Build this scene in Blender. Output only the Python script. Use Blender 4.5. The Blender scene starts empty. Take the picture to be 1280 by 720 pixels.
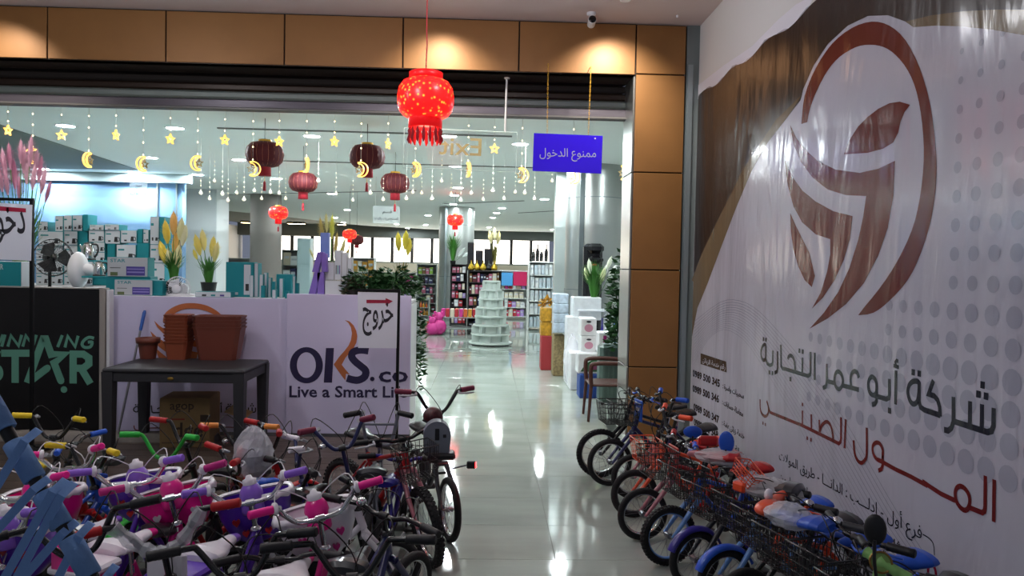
import bpy, math, random
from mathutils import Vector, Matrix, geometry
C = bpy.context.scene.collection
PI = math.pi
# ------------------------------------------------------------------ camera
F = 960.0                                    # focal length in pixels of the 1280 x 720 frame
CAM = Vector((0.0, 0.0, 1.75))
YAW, PITCH, ROLL = math.radians(-1.83), math.radians(-1.76), math.radians(1.12)
RM = Matrix.Rotation(YAW, 3, 'Z') @ Matrix.Rotation(PI/2 + PITCH, 3, 'X') @ Matrix.Rotation(ROLL, 3, 'Z')
cam_data = bpy.data.cameras.new('camera'); cam_data.sensor_width = 36.0; cam_data.lens = F/1280*36.0
cam_data.clip_start = 0.05; cam_data.clip_end = 200
cam = bpy.data.objects.new('camera', cam_data); C.objects.link(cam)
cam.matrix_world = Matrix.Translation(CAM) @ RM.to_4x4()
bpy.context.scene.camera = cam
vs = bpy.context.scene.view_settings
vs.view_transform = 'Standard'; vs.look = 'None'; vs.gamma = 1.0; vs.use_curve_mapping = False
vs.exposure = 0.95
# ------------------------------------------------------------------ world: dim daylight from the open side of the hall
world = bpy.data.worlds.new('world'); bpy.context.scene.world = world; world.use_nodes = True
bg = world.node_tree.nodes['Background']; bg.inputs[0].default_value = (0.66, 0.75, 1.0, 1); bg.inputs[1].default_value = 0.115

def ray(px, py):
    return (RM @ Vector(((px-640)/F, -(py-360)/F, -1.0))).normalized()
def at_y(px, py, y):  d = ray(px, py); return CAM + d*((y-CAM.y)/d.y)      # the point seen at a pixel, on the plane Y = y
def at_z(px, py, z):  d = ray(px, py); return CAM + d*((z-CAM.z)/d.z)
def at_x(px, py, x):  d = ray(px, py); return CAM + d*((x-CAM.x)/d.x)

def lamp(name, kind, loc, power, color=(1,1,1), size=0.2, rot=(0,0,0), **kw):
    l = bpy.data.lights.new(name, kind); l.energy = power; l.color = color
    if kind == 'AREA':
        l.shape = 'RECTANGLE'; l.size = size; l.size_y = kw.pop('size_y', size)
    elif kind != 'SUN': l.shadow_soft_size = size
    for k, v in kw.items(): setattr(l, k, v)
    o = bpy.data.objects.new(name, l); C.objects.link(o); o.location = loc; o.rotation_euler = rot
    return o
# ------------------------------------------------------------------ entrance hall: spots wash the gold fascia, added point lights fill the rest
for x, p in ((-4.95, 70), (-0.52, 80), (1.22, 110)):
    lamp('fascia_spot', 'SPOT', (x, 7.12, 4.17), p, (1, .92, .82), .04, (math.radians(34), 0, 0), spot_size=math.radians(100), spot_blend=1.0)
for x, y, p in ((-3.6, 5.4, 26), (-1.4, 4.8, 24), (0.2, 5.8, 11), (-2.0, 1.9, 20), (-3.4, 1.6, 11)):
    lamp('hall_fill', 'POINT', (x, y, 3.72), p, (.95, .96, 1), .09)  # fill lights added below the ceiling to brighten hall and bicycles, no fixtures


# ------------------------------------------------------------------ helpers
def lin(c):
    if isinstance(c, str): c = [int(c[i:i+2], 16)/255 for i in (0, 2, 4)]
    return tuple((v/12.92 if v <= .04045 else ((v+.055)/1.055)**2.4) for v in c[:3]) + (1,)
MATS = {}
def mat(name, col='808080', rough=.5, metal=0, emit=0, trans=0, coat=0, bump=0, bscale=60, var=0, vscale=8, alpha=1, ior=1.45, ecol=None, stretch=None, sheen=0):
    if name in MATS: return MATS[name]
    m = bpy.data.materials.new(name); m.use_nodes = True; MATS[name] = m
    nt = m.node_tree; b = nt.nodes['Principled BSDF']; I = b.inputs
    I['Base Color'].default_value = lin(col); I['Roughness'].default_value = rough; I['Metallic'].default_value = metal
    I['Coat Weight'].default_value = coat; I['Coat Roughness'].default_value = .08; I['Transmission Weight'].default_value = trans
    I['IOR'].default_value = ior; I['Alpha'].default_value = alpha
    if emit: I['Emission Color'].default_value = lin(ecol or col); I['Emission Strength'].default_value = emit
    if bump or var:
        tc = nt.nodes.new('ShaderNodeTexCoord'); mp = nt.nodes.new('ShaderNodeMapping'); nt.links.new(tc.outputs['Object'], mp.inputs[0])
        if stretch: mp.inputs['Scale'].default_value = stretch
    if bump:
        n = nt.nodes.new('ShaderNodeTexNoise'); n.inputs['Scale'].default_value = bscale; n.inputs['Detail'].default_value = 3
        bp = nt.nodes.new('ShaderNodeBump'); bp.inputs['Strength'].default_value = bump; bp.inputs['Distance'].default_value = .01
        nt.links.new(mp.outputs[0], n.inputs[0]); nt.links.new(n.outputs[0], bp.inputs['Height']); nt.links.new(bp.outputs[0], I['Normal'])
    if var:
        n = nt.nodes.new('ShaderNodeTexNoise'); n.inputs['Scale'].default_value = vscale; n.inputs['Detail'].default_value = 4
        r = nt.nodes.new('ShaderNodeMix'); r.data_type = 'RGBA'; r.blend_type = 'MULTIPLY'
        cr = nt.nodes.new('ShaderNodeValToRGB'); cr.color_ramp.elements[0].position = .3; cr.color_ramp.elements[1].position = .7
        cr.color_ramp.elements[0].color = (1-var,)*3+(1,); cr.color_ramp.elements[1].color = (1, 1, 1, 1)
        nt.links.new(mp.outputs[0], n.inputs[0]); nt.links.new(n.outputs[0], cr.inputs[0])
        r.inputs[0].default_value = 1; r.inputs[6].default_value = lin(col)
        nt.links.new(cr.outputs[0], r.inputs[7]); nt.links.new(r.outputs[2], I['Base Color'])
    return m

class MB:
    """collects shapes, then links them as ONE mesh object"""
    def __init__(s): s.v = []; s.f = []; s.m = []; s.sm = []; s.mats = []
    def mi(s, m):
        if m is None: m = mat('plain')
        if m not in s.mats: s.mats.append(m)
        return s.mats.index(m)
    def add(s, vs, fs, m=None, smooth=False, M=None):
        k = len(s.v); i = s.mi(m)
        s.v += [tuple((M @ Vector(p)) if M else p) for p in vs]
        for f in fs: s.f.append(tuple(k+a for a in f)); s.m.append(i); s.sm.append(smooth)
        return s
    def box(s, c, d, m=None, M=None, taper=1.0):
        x, y, z = c; a, b, h = d[0]/2, d[1]/2, d[2]/2; t = taper
        V = [(x-a, y-b, z-h), (x+a, y-b, z-h), (x+a, y+b, z-h), (x-a, y+b, z-h), (x-a*t, y-b*t, z+h), (x+a*t, y-b*t, z+h), (x+a*t, y+b*t, z+h), (x-a*t, y+b*t, z+h)]
        return s.add(V, [(0, 3, 2, 1), (4, 5, 6, 7), (0, 1, 5, 4), (1, 2, 6, 5), (2, 3, 7, 6), (3, 0, 4, 7)], m, False, M)
    def rbox(s, c, d, r, m=None, M=None):
        """box with chamfered vertical and horizontal edges"""
        x, y, z = c; a, b, h = d[0]/2, d[1]/2, d[2]/2; r = min(r, a*.9, b*.9, h*.9)
        V = []; rings = [(-h, r), (-h+r, 0), (h-r, 0), (h, r)]
        for zz, k in rings:
            A, B = a-k, b-k; q = max(r-k, r*.3)
            for px, py in ((-A+q, -B), (A-q, -B), (A, -B+q), (A, B-q), (A-q, B), (-A+q, B), (-A, B-q), (-A, -B+q)): V.append((x+px, y+py, z+zz))
        Fs = [tuple(range(7, -1, -1)), tuple(range(24, 32))]
        for j in range(3):
            for i in range(8): Fs.append((j*8+i, j*8+(i+1) % 8, (j+1)*8+(i+1) % 8, (j+1)*8+i))
        return s.add(V, Fs, m, False, M)
    def tube(s, pts, r, m=None, n=8, closed=False, M=None, smooth=True, cap=True):
        P = [Vector(p) for p in pts]; N = len(P); R = r if isinstance(r, (list, tuple)) else [r]*N
        V = []; Fs = []; up = None
        for i in range(N):
            a = P[i-1] if (i > 0 or closed) else P[i]; b = P[(i+1) % N] if (i < N-1 or closed) else P[i]
            t = (b-a); t = t.normalized() if t.length > 1e-9 else Vector((0, 0, 1))
            if up is None: up = t.orthogonal().normalized()
            up = (up - t*up.dot(t)); up = up.normalized() if up.length > 1e-6 else t.orthogonal().normalized()
            w = t.cross(up)
            for j in range(n):
                g = 2*PI*j/n; V.append(P[i] + (up*math.cos(g) + w*math.sin(g))*R[i])
        for i in range(N if closed else N-1):
            for j in range(n):
                k = (i+1) % N; Fs.append((i*n+j, i*n+(j+1) % n, k*n+(j+1) % n, k*n+j))
        s.add(V, Fs, m, smooth, M)
        if cap and not closed:
            s.add(V[:n], [tuple(range(n-1, -1, -1))], m, False, M); s.add(V[-n:], [tuple(range(n))], m, False, M)
        return s
    def lathe(s, prof, m=None, n=20, c=(0, 0, 0), M=None, smooth=True, sx=1, sy=1, cap=True):
        V = []; Fs = []; L = len(prof)
        for r, z in prof:
            for j in range(n):
                g = 2*PI*j/n; V.append((c[0]+r*math.cos(g)*sx, c[1]+r*math.sin(g)*sy, c[2]+z))
        for i in range(L-1):
            for j in range(n): Fs.append((i*n+j, i*n+(j+1) % n, (i+1)*n+(j+1) % n, (i+1)*n+j))
        s.add(V, Fs, m, smooth, M)
        if cap and prof[0][0] > 1e-4: s.add(V[:n], [tuple(range(n-1, -1, -1))], m, False, M)
        if cap and prof[-1][0] > 1e-4: s.add(V[-n:], [tuple(range(n))], m, False, M)
        return s
    def ball(s, c, r, m=None, n=12, M=None):
        if not isinstance(r, (tuple, list)): r = (r, r, r)
        k = max(4, n//2)
        V = []; Fs = []
        for i in range(1, k):
            t = PI*i/k
            for j in range(n): g = 2*PI*j/n; V.append((c[0]+r[0]*math.sin(t)*math.cos(g), c[1]+r[1]*math.sin(t)*math.sin(g), c[2]-r[2]*math.cos(t)))
        V += [(c[0], c[1], c[2]-r[2]), (c[0], c[1], c[2]+r[2])]; b, e = len(V)-2, len(V)-1
        for i in range(k-2):
            for j in range(n): Fs.append((i*n+j, i*n+(j+1) % n, (i+1)*n+(j+1) % n, (i+1)*n+j))
        for j in range(n): Fs.append((b, (j+1) % n, j)); Fs.append((e, (k-2)*n+j, (k-2)*n+(j+1) % n))
        return s.add(V, Fs, m, True, M)
    def prism(s, poly, z0, z1, m=None, M=None):
        """polygon in local XY, extruded z0..z1 (z0 == z1 gives a flat print)"""
        n = len(poly); tri = geometry.tessellate_polygon([[Vector((p[0], p[1], 0)) for p in poly]])
        ar = sum(poly[i][0]*poly[(i+1) % n][1]-poly[(i+1) % n][0]*poly[i][1] for i in range(n))
        up = []
        for t in tri:
            a, b, c = (poly[k] for k in t)
            up.append(tuple(t) if (b[0]-a[0])*(c[1]-a[1])-(c[0]-a[0])*(b[1]-a[1]) > 0 else tuple(t[::-1]))
        s.add([(p[0], p[1], z1) for p in poly], up, m, False, M)
        if z1 != z0:
            s.add([(p[0], p[1], z0) for p in poly], [t[::-1] for t in up], m, False, M)
            V = [(p[0], p[1], z0) for p in poly]+[(p[0], p[1], z1) for p in poly]
            s.add(V, [((i, (i+1) % n, n+(i+1) % n, n+i) if ar > 0 else (i, n+i, n+(i+1) % n, (i+1) % n)) for i in range(n)], m, False, M)
        return s
    def build(s, name, parent=None, loc=None, rot=None):
        me = bpy.data.meshes.new(name); me.from_pydata(s.v, [], s.f)
        for m in s.mats: me.materials.append(m)
        me.polygons.foreach_set('material_index', s.m); me.polygons.foreach_set('use_smooth', s.sm); me.update()
        o = bpy.data.objects.new(name, me); C.objects.link(o)
        if parent is not None: o.parent = parent
        if loc is not None: o.location = loc
        if rot is not None: o.rotation_euler = rot
        return o
def tag(o, label=None, cat=None, group=None, kind=None):
    if label: o['label'] = label
    if cat: o['category'] = cat
    if group: o['group'] = group
    if kind: o['kind'] = kind
    return o
def thing(name, label, cat, loc=(0, 0, 0), rz=0, group=None):
    o = bpy.data.objects.new(name, None); C.objects.link(o); o.location = loc; o.rotation_euler = (0, 0, rz); o.empty_display_size = .05
    return tag(o, label, cat, group)
KIDS = {}
def copy_tree(o, parent=None):
    c = o.copy(); C.objects.link(c)
    if parent is not None: c.parent = parent
    for ch in o.children: copy_tree(ch, c)
    return c
def inst(mesh_obj, name, parent=None, loc=(0, 0, 0), rz=0):
    o = bpy.data.objects.new(name, mesh_obj.data); C.objects.link(o)
    if parent is not None: o.parent = parent
    o.location = loc; o.rotation_euler = (0, 0, rz); return o
def struct(mb, name, parent=None, **k):
    o = mb.build(name, parent, **k)
    if parent is None: o['kind'] = 'structure'
    return o
# flat lettering: thick polylines and font outlines in a 2-D sheet space (u, v)
def stroke(pts, w, closed=False):
    P = [Vector(p) for p in pts]; n = len(P); L = []; Rr = []
    for i in range(n):
        a = P[i-1] if (i > 0 or closed) else None; b = P[(i+1) % n] if (i < n-1 or closed) else None
        d1 = (P[i]-a).normalized() if a is not None else None; d2 = (b-P[i]).normalized() if b is not None else None
        if d1 is None: d1 = d2
        if d2 is None: d2 = d1
        n1 = Vector((-d1.y, d1.x)); n2 = Vector((-d2.y, d2.x)); q = n1+n2
        q = q.normalized() if q.length > 1e-6 else n1
        k = 1/max(.55, q.dot(n1)); L.append(P[i]+q*w/2*k); Rr.append(P[i]-q*w/2*k)
    out = []
    for i in range(n if closed else n-1):
        j = (i+1) % n; out.append([tuple(Rr[i]), tuple(Rr[j]), tuple(L[j]), tuple(L[i])])
    return out
def smooth(pts, k=4, closed=False):
    """Catmull-Rom through the points"""
    P = [Vector(p) for p in pts]; n = len(P); out = []
    for i in range(n if closed else n-1):
        p0 = P[(i-1) % n] if (closed or i > 0) else P[i]; p1 = P[i]; p2 = P[(i+1) % n]; p3 = P[(i+2) % n] if (closed or i < n-2) else P[(i+1) % n]
        for t in range(k):
            t /= k; out.append(tuple(.5*((2*p1)+(-p0+p2)*t+(2*p0-5*p1+4*p2-p3)*t*t+(-p0+3*p1-3*p2+p3)*t**3)))
    if not closed: out.append(tuple(P[-1]))
    return out
AR = {'ا': (0xFE8D, 2), 'أ': (0xFE83, 2), 'إ': (0xFE87, 2), 'ئ': (0xFE89, 4), 'ب': (0xFE8F, 4), 'ة': (0xFE93, 2), 'ت': (0xFE95, 4), 'ث': (0xFE99, 4), 'ج': (0xFE9D, 4), 'ح': (0xFEA1, 4), 'خ': (0xFEA5, 4), 'د': (0xFEA9, 2), 'ر': (0xFEAD, 2), 'ز': (0xFEAF, 2), 'س': (0xFEB1, 4), 'ش': (0xFEB5, 4), 'ص': (0xFEB9, 4), 'ط': (0xFEC1, 4), 'ع': (0xFEC9, 4), 'غ': (0xFECD, 4), 'ف': (0xFED1, 4), 'ق': (0xFED5, 4), 'ك': (0xFED9, 4), 'ل': (0xFEDD, 4), 'م': (0xFEE1, 4), 'ن': (0xFEE5, 4), 'ه': (0xFEE9, 4), 'و': (0xFEED, 2), 'ي': (0xFEF1, 4)}
def arabic(s):
    out = []; n = len(s); i = 0; prev = False
    while i < n:
        c = s[i]
        if c == 'ع' and not prev and (i+1 == n or s[i+1] not in AR): out.append(c); i += 1; continue
        if c == 'ـ': out.append(c); prev = True; i += 1; continue
        if c == 'ل' and i+1 < n and s[i+1] in 'اأ':
            out.append(chr({'ا': 0xFEFB, 'أ': 0xFEF7}[s[i+1]]+(1 if prev else 0))); prev = False; i += 2; continue
        if c not in AR: out.append(c); prev = False; i += 1; continue
        b, k = AR[c]; nx = i+1 < n and (s[i+1] in AR or s[i+1] == 'ـ') and k == 4
        out.append(chr(b+((3 if nx else 1) if prev else (2 if nx else 0)))); prev = nx; i += 1
    return ''.join(out[::-1])
def text_mesh(s, weight=0.0, shear=0.0, res=2):
    """outline of a line of text, fitted to a box: returns (verts 0..1 x 0..h, triangles)"""
    if 'ع' in s: weight, res = 0.0, 2      # this letter only fills cleanly at its own weight
    c = bpy.data.curves.new('lettering', 'FONT'); c.body = s; c.resolution_u = res; c.offset = weight; c.shear = shear
    c.materials.append(None); c.materials.append(None)
    for i, bf in enumerate(c.body_format): bf.material_index = i % 2
    o = bpy.data.objects.new('lettering', c); C.objects.link(o); bpy.context.view_layer.update()
    me = bpy.data.meshes.new_from_object(o.evaluated_get(bpy.context.evaluated_depsgraph_get()))
    V = [tuple(v.co) for v in me.vertices]; T = [tuple(p.vertices) for p in me.polygons]
    for p in me.polygons:
        if p.material_index:
            for k in p.vertices: V[k] = (V[k][0], V[k][1], 1)
    bpy.data.objects.remove(o); bpy.data.curves.remove(c); bpy.data.meshes.remove(me)
    return V, T
def put_text(mb, s, a, b, h, m, to3, weight=0.0, shear=0.0, lift=0.002):
    """text from sheet point a to sheet point b (2-D), letters h times the font size tall; to3 maps (u, v, lift) to 3-D"""
    V, T = text_mesh(s, weight, shear)
    x0 = min(v[0] for v in V); x1 = max(v[0] for v in V); a = Vector(a); b = Vector(b); L = (b-a).length; d = (b-a)/L; up = Vector((-d.y, d.x))
    P = []
    for v in V: q = a + d*((v[0]-x0)/(x1-x0)*L) + up*(v[1]*h); P.append(to3(q.x, q.y, lift+(.0004 if v[2] else 0)))
    mb.add(P, T, m)
    return mb
# ================================================================== STRUCTURE
YF = 7.85                                     # plane of the gold fascia
XR = 2.12                                     # right wall of the hall
ZC = 4.22; ZS = 3.45                          # hall ceiling, shop ceiling
YB = 40.0                                     # rear wall of the shop
m_gold = mat('gold_cladding', '8e6439', .42, .3, bump=.05, bscale=160, var=.12, vscale=3)
m_joint = mat('dark_joint', '1c1512', .8)
m_dark = mat('dark_soffit', '33261f', .35, .3)
m_hallceil = mat('hall_ceiling_paint', 'd2c4c2', .85)
m_shopceil = mat('shop_ceiling_paint', 'f2faf8', .75)
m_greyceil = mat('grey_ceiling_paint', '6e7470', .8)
m_wall = mat('white_wall_paint', 'd9d9d9', .7, bump=.1, bscale=40)
m_blue = mat('pale_blue_wall', '5f7f9f', .9)
m_steel = mat('brushed_steel', 'b9bcb8', .28, .95, bump=.08, bscale=30, stretch=(8, 8, .4))
m_alu = mat('aluminium_profile', '7d8789', .4, .7)

def tile_material():
    m = mat('polished_porcelain', 'a9b3ab', .07, ior=1.55); nt = m.node_tree; b = nt.nodes['Principled BSDF']
    g = nt.nodes.new('ShaderNodeNewGeometry'); n = nt.nodes.new('ShaderNodeTexNoise'); n.inputs['Scale'].default_value = .9; n.inputs['Detail'].default_value = 6
    mp = nt.nodes.new('ShaderNodeMapping'); mp.inputs['Scale'].default_value = (1, 3.5, 1); nt.links.new(g.outputs['Position'], mp.inputs[0]); nt.links.new(mp.outputs[0], n.inputs[0])
    cr = nt.nodes.new('ShaderNodeValToRGB'); cr.color_ramp.elements[0].color = lin('9ca59d'); cr.color_ramp.elements[1].color = lin('aeb7af')
    cr.color_ramp.elements[0].position = .35; cr.color_ramp.elements[1].position = .68
    nt.links.new(n.outputs[0], cr.inputs[0]); nt.links.new(cr.outputs[0], b.inputs['Base Color'])
    n2 = nt.nodes.new('ShaderNodeTexNoise'); n2.inputs['Scale'].default_value = 6; n2.inputs['Detail'].default_value = 5; nt.links.new(g.outputs['Position'], n2.inputs[0])
    r = nt.nodes.new('ShaderNodeMapRange'); r.inputs[3].default_value = .03; r.inputs[4].default_value = .10; nt.links.new(n2.outputs[0], r.inputs[0]); nt.links.new(r.outputs[0], b.inputs['Roughness'])
    return m
m_tile = tile_material()
m_grout = mat('grey_grout', '6f756f', .6)
# floor: one slab, the near tiles laid one by one on it, a jointed material beyond
fl = MB(); fl.box((-3.8, 19, -.06), (18, 44, .11), mat('floor_bed', '767c76', .5))
floor = struct(fl, 'floor')
tm = MB(); w, d, k = .5985, .2985, .002
tm.add([(-w, -d, -.006), (w, -d, -.006), (w, d, -.006), (-w, d, -.006), (-w, -d, -.001), (w, -d, -.001), (w, d, -.001), (-w, d, -.001), (-w+k, -d+k, 0), (w-k, -d+k, 0), (w-k, d-k, 0), (-w+k, d-k, 0)],
       [(8, 9, 10, 11), (4, 5, 9, 8), (5, 6, 10, 9), (6, 7, 11, 10), (7, 4, 8, 11), (0, 1, 5, 4), (1, 2, 6, 5), (2, 3, 7, 6), (3, 0, 4, 7)], m_tile)
J = at_z(698.9, 720, 0)                        # a crossing of two joints seen near the lower edge of the floor
x0 = J.x - 1.2*4; y0 = at_z(690, 699.5, 0).y
first = None
for r in range(-4, 29):
    for c in range(9):
        x, y = x0+.6+1.2*c, y0+.3+.6*r
        if y > 8.0 and (x < -7.5): continue
        if y < 7.6 and x > XR+.4: continue
        if first is None: first = tm.build('floor_tile', floor, (x, y, 0))
        else: inst(first, 'floor_tile', floor, (x, y, 0))
YT = y0+.6*29
m_far = mat('far_tile_floor', 'b4bcb4', .07, ior=1.55); nt = m_far.node_tree
g = nt.nodes.new('ShaderNodeNewGeometry'); mp = nt.nodes.new('ShaderNodeMapping'); mp.inputs['Location'].default_value = (-x0, -y0, 0); br = nt.nodes.new('ShaderNodeTexBrick')
br.offset = 0; br.inputs['Scale'].default_value = 1; br.inputs['Brick Width'].default_value = 1.2; br.inputs['Row Height'].default_value = .6; br.inputs['Mortar Size'].default_value = .003
br.inputs['Color1'].default_value = lin('9ea69e'); br.inputs['Color2'].default_value = lin('a2aaa2'); br.inputs['Mortar'].default_value = lin('8a918a')
nt.links.new(g.outputs['Position'], mp.inputs[0]); nt.links.new(mp.outputs[0], br.inputs[0]); nt.links.new(br.outputs[0], nt.nodes['Principled BSDF'].inputs['Base Color'])
f2 = MB(); f2.box((-3.8, (YT+41)/2, -.003), (18, 41-YT, .006), m_far); f2.box(((x0-12.8)/2, (8+YT)/2, -.003), (x0+12.8, YT-8, .006), m_far); f2.build('far_floor_tiles', floor)['kind'] = 'stuff'
# brown-grey low platform in front of the counter
pm = mat('brown_stone_boards', '5c5048', .45, bump=.15, bscale=20, var=.35, vscale=5, stretch=(.6, 6, 1))
xe = at_y(514, 545, 7.62).x
pf = MB(); pf.box(((xe-8)/2, 6.35, .008), (abs(-8-xe), 2.45, .016), mat('platform_bed', '2c2622', .7)); plat = struct(pf, 'floor_platform')
for r in range(12):
    b = MB(); xa = -8
    b.box(((xe-8)/2, 5.2+.2*r+.03, .019), (abs(-8-xe)-.01, .194, .012), pm); b.build('board', plat)
# concrete kerb in front of the black panel
kb = MB(); kx0, kx1 = -6.2, at_z(255, 556, .07).x
random.seed(5)
ring = []
for i in range(41):
    x = kx0+(kx1-kx0)*i/40; j = lambda a: random.uniform(-a, a)
    ring.append([(x, 7.20+j(.012), .02), (x, 7.21+j(.012), .085+j(.008)), (x, 7.34+j(.006), .10+j(.008)), (x, 7.42, .02)])
V = [p for q in ring for p in q]; kb.add(V, [(i*4+a, (i+1)*4+a, (i+1)*4+a+1, i*4+a+1) for i in range(40) for a in range(3)]+[(160, 161, 162, 163)], mat('rough_concrete', '8c8680', .9, bump=.6, bscale=25, var=.3), True)
struct(kb, 'trim_1')

# hall ceiling and right wall
struct(MB().box((-2.7, 2.4, ZC+.05), (10, 12.0, .1), m_hallceil), 'ceiling')
struct(MB().box((XR+.06, 2.4, ZC/2), (.12, 12.0, ZC), m_wall), 'wall_right')
struct(MB().box((-7.6, 2.4, ZC/2), (.12, 12.0, ZC), m_wall), 'wall_left')
# fascia: dark backing with gold panels on it
zf = at_y(600, 89, YF).z; xp = at_y(795, 60, YF).x; xq = at_y(857.5, 60, YF).x
wf = MB(); wf.box(((xp-7.6)/2, YF+.06, (ZC+zf)/2), (abs(-7.6-xp), .10, ZC-zf), m_joint)
wf.box(((xp-7.6)/2, YF+.20, zf+.01), (abs(-7.6-xp), .40, .02), m_dark)
wallf = struct(wf, 'wall_front')
xs = [at_y(px, 50, YF).x for px in (60, 208, 356, 504, 649, 795)]; st = xs[1]-xs[0]
xs = [xs[0]-2*st, xs[0]-st]+xs
for a, b in zip(xs, xs[1:]):
    MB().rbox(((a+b)/2, YF-.004, (ZC+zf)/2-.004), (b-a-.014, .022, ZC-zf-.02), .003, m_gold).build('fascia_panel', wallf)
for px in (548, 760, 10):   # rivets/hinge marks between two panels
    pass
# pillar with five gold panels, steel return and aluminium edge
pil = MB(); pil.box(((xp+xq)/2, YF+.29, ZC/2), (xq-xp-.006, .54, ZC), m_joint); pillar = struct(pil, 'pillar')
zj = [ZC-.008]+[at_y(820, y, YF).z for y in (93.5, 216, 337.6, 459)]; zj.append(2*zj[-1]-zj[-2]); zj.append(0.0)
for a, b in zip(zj, zj[1:]):
    if a-b < .02: continue
    MB().rbox(((xp+xq)/2, YF-.004, (a+b)/2), (xq-xp-.012, .022, a-b-.013), .003, m_gold).build('cladding_panel', pillar)
for a, b in zip(zj[1:], zj[2:]):
    MB().rbox((xp-.006, YF+.28, (a+b)/2), (.02, .53, a-b-.010), .003, m_steel).build('steel_panel', pillar)
xa = (xq+XR)/2
struct(MB().box((xa+.005, YF+.03, ZC/2), (XR-xq-.01, .06, ZC), m_alu).box((xa-.02, YF-.005, ZC/2-.2), (.05, .03, ZC-.4), mat('pale_profile', '97a3a8', .35, .6)), 'trim_2')
# rolled shutter above the opening
sh = thing('roller_shutter', 'rolled-up dark metal shutter above the shop opening', 'shutter', ((xp-7.6)/2, 8.3, 3.3)); del sh['category']; del sh['label']; sh['kind'] = 'structure'
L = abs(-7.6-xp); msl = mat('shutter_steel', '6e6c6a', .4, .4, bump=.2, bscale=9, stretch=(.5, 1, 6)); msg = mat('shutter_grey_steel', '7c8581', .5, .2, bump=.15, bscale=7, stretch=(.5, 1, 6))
zb = at_y(400, 142, 8.3).z-3.3
MB().box((0, .30, .7), (L, .04, 1.2), m_joint).build('back_plate', sh)
MB().rbox((0, 0, zb+.062), (L, .06, .122), .012, mat('shutter_bottom_rail_steel', '57525a', .35, .4, bump=.25, bscale=5, stretch=(.6, 1, 4))).rbox((0, -.02, zb+.02), (L, .09, .03), .01, msl).build('bottom_rail', sh)
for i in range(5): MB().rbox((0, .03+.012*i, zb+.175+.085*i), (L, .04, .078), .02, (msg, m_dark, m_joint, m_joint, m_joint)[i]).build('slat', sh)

# shop: ceiling, walls, columns
e = [at_z(x, y, ZS) for x, y in ((268, 262), (330, 268), (400, 276), (455, 282), (545, 287))]
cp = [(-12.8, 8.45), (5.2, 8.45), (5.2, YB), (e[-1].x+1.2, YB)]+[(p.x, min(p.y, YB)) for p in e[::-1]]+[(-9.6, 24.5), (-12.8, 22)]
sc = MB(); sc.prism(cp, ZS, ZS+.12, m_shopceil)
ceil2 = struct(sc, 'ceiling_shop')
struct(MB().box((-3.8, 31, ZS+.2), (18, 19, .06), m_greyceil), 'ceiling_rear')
w0 = [at_z(x, y, ZS) for x, y in ((-90, 126), (172, 211.5), (60, 210), (-200, 206))]
struct(MB().prism([(p.x, p.y) for p in w0], ZS-.015, ZS, mat('grey_wedge_paint', '7c8482', .8)), 'ceiling_wedge')
for i, (a, b) in enumerate((((272, 159.5), (640, 170)), ((352, 200.5), (700, 210)), ((285, 243), (520, 238)), ((553, 254.5), (655, 250.7)), ((648, 266), (700, 263)))):
    p, q = at_z(*a, ZS), at_z(*b, ZS); 
    o = MB().box((0, 0, 0), ((q-p).length, .05, .016), mat('slot_diffuser', '6f7775', .5)).build('slot_diffuser', ceil2, (p+q)/2+Vector((0, 0, -.006))); o.rotation_euler.z = math.atan2(q.y-p.y, q.x-p.x)
xw = at_y(228, 260, 16).x
struct(MB().box(((xw-12.8)/2, 16.1, ZS/2), (abs(-12.8-xw), .2, ZS), m_blue), 'wall_back')
struct(MB().box(((xw-12.8)/2+.1, 15.93, ZS-.09), (abs(-12.8-xw)+.2, .14, .18), mat('beam_paint', '93a3a6', .8)), 'trim_3')
for px in (197, 221): struct(MB().box((at_y(px, 250, 16).x, 15.985, 1.7), (.03, .03, 3.2), m_alu), 'trim_%d' % (4 if px == 197 else 5))
struct(MB().box((-12.86, 24, ZS/2), (.12, 33, ZS), m_wall), 'wall_far_left'); struct(MB().box((5.26, 24, ZS/2), (.12, 33, ZS), m_wall), 'wall_far_right')
x1, x2 = at_y(226, 260, 19).x, at_y(268, 260, 19).x
struct(MB().box(((x1+x2)/2-.4, 19.6, ZS/2), (x2-x1+.8, .9, ZS), mat('white_panel', 'e8eef0', .4)), 'wall_panel')
# rear wall: grey band, lit windows with mullions
struct(MB().box((-3.8, YB+.1, .85), (18, .2, 1.7), mat('beige_wall', 'c7bfae', .7)), 'wall_rear')
struct(MB().box((-3.8, YB-.1, 3.32), (18, .5, .62), mat('grey_bulkhead', '5f6462', .7)), 'trim_6')
win = MB(); win.box((-3.8, YB+.12, 3.03), (18, .1, .08), m_alu); win.box((-3.8, YB+.12, 1.72), (18, .1, .1), m_alu); win = struct(win, 'window_1')
m_pane = mat('daylit_frosted_pane', 'fff6ea', .3, emit=2.6); m_mul = mat('dark_mullion', '2c2a2a', .5)
s = at_y(490, 310, YB).x - at_y(465, 310, YB).x; xb = at_y(465, 310, YB).x
for i in range(-11, 9):
    x = xb+s*i
    if x < -12.6 or x > 5: continue
    MB().box((x, YB+.08, 2.38), (.16, .1, 1.25), m_mul).build('mullion', win)
    MB().box((x+s/2, YB+.14, 2.38), (s-.16, .02, 1.25), m_pane).build('pane', win)
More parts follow.
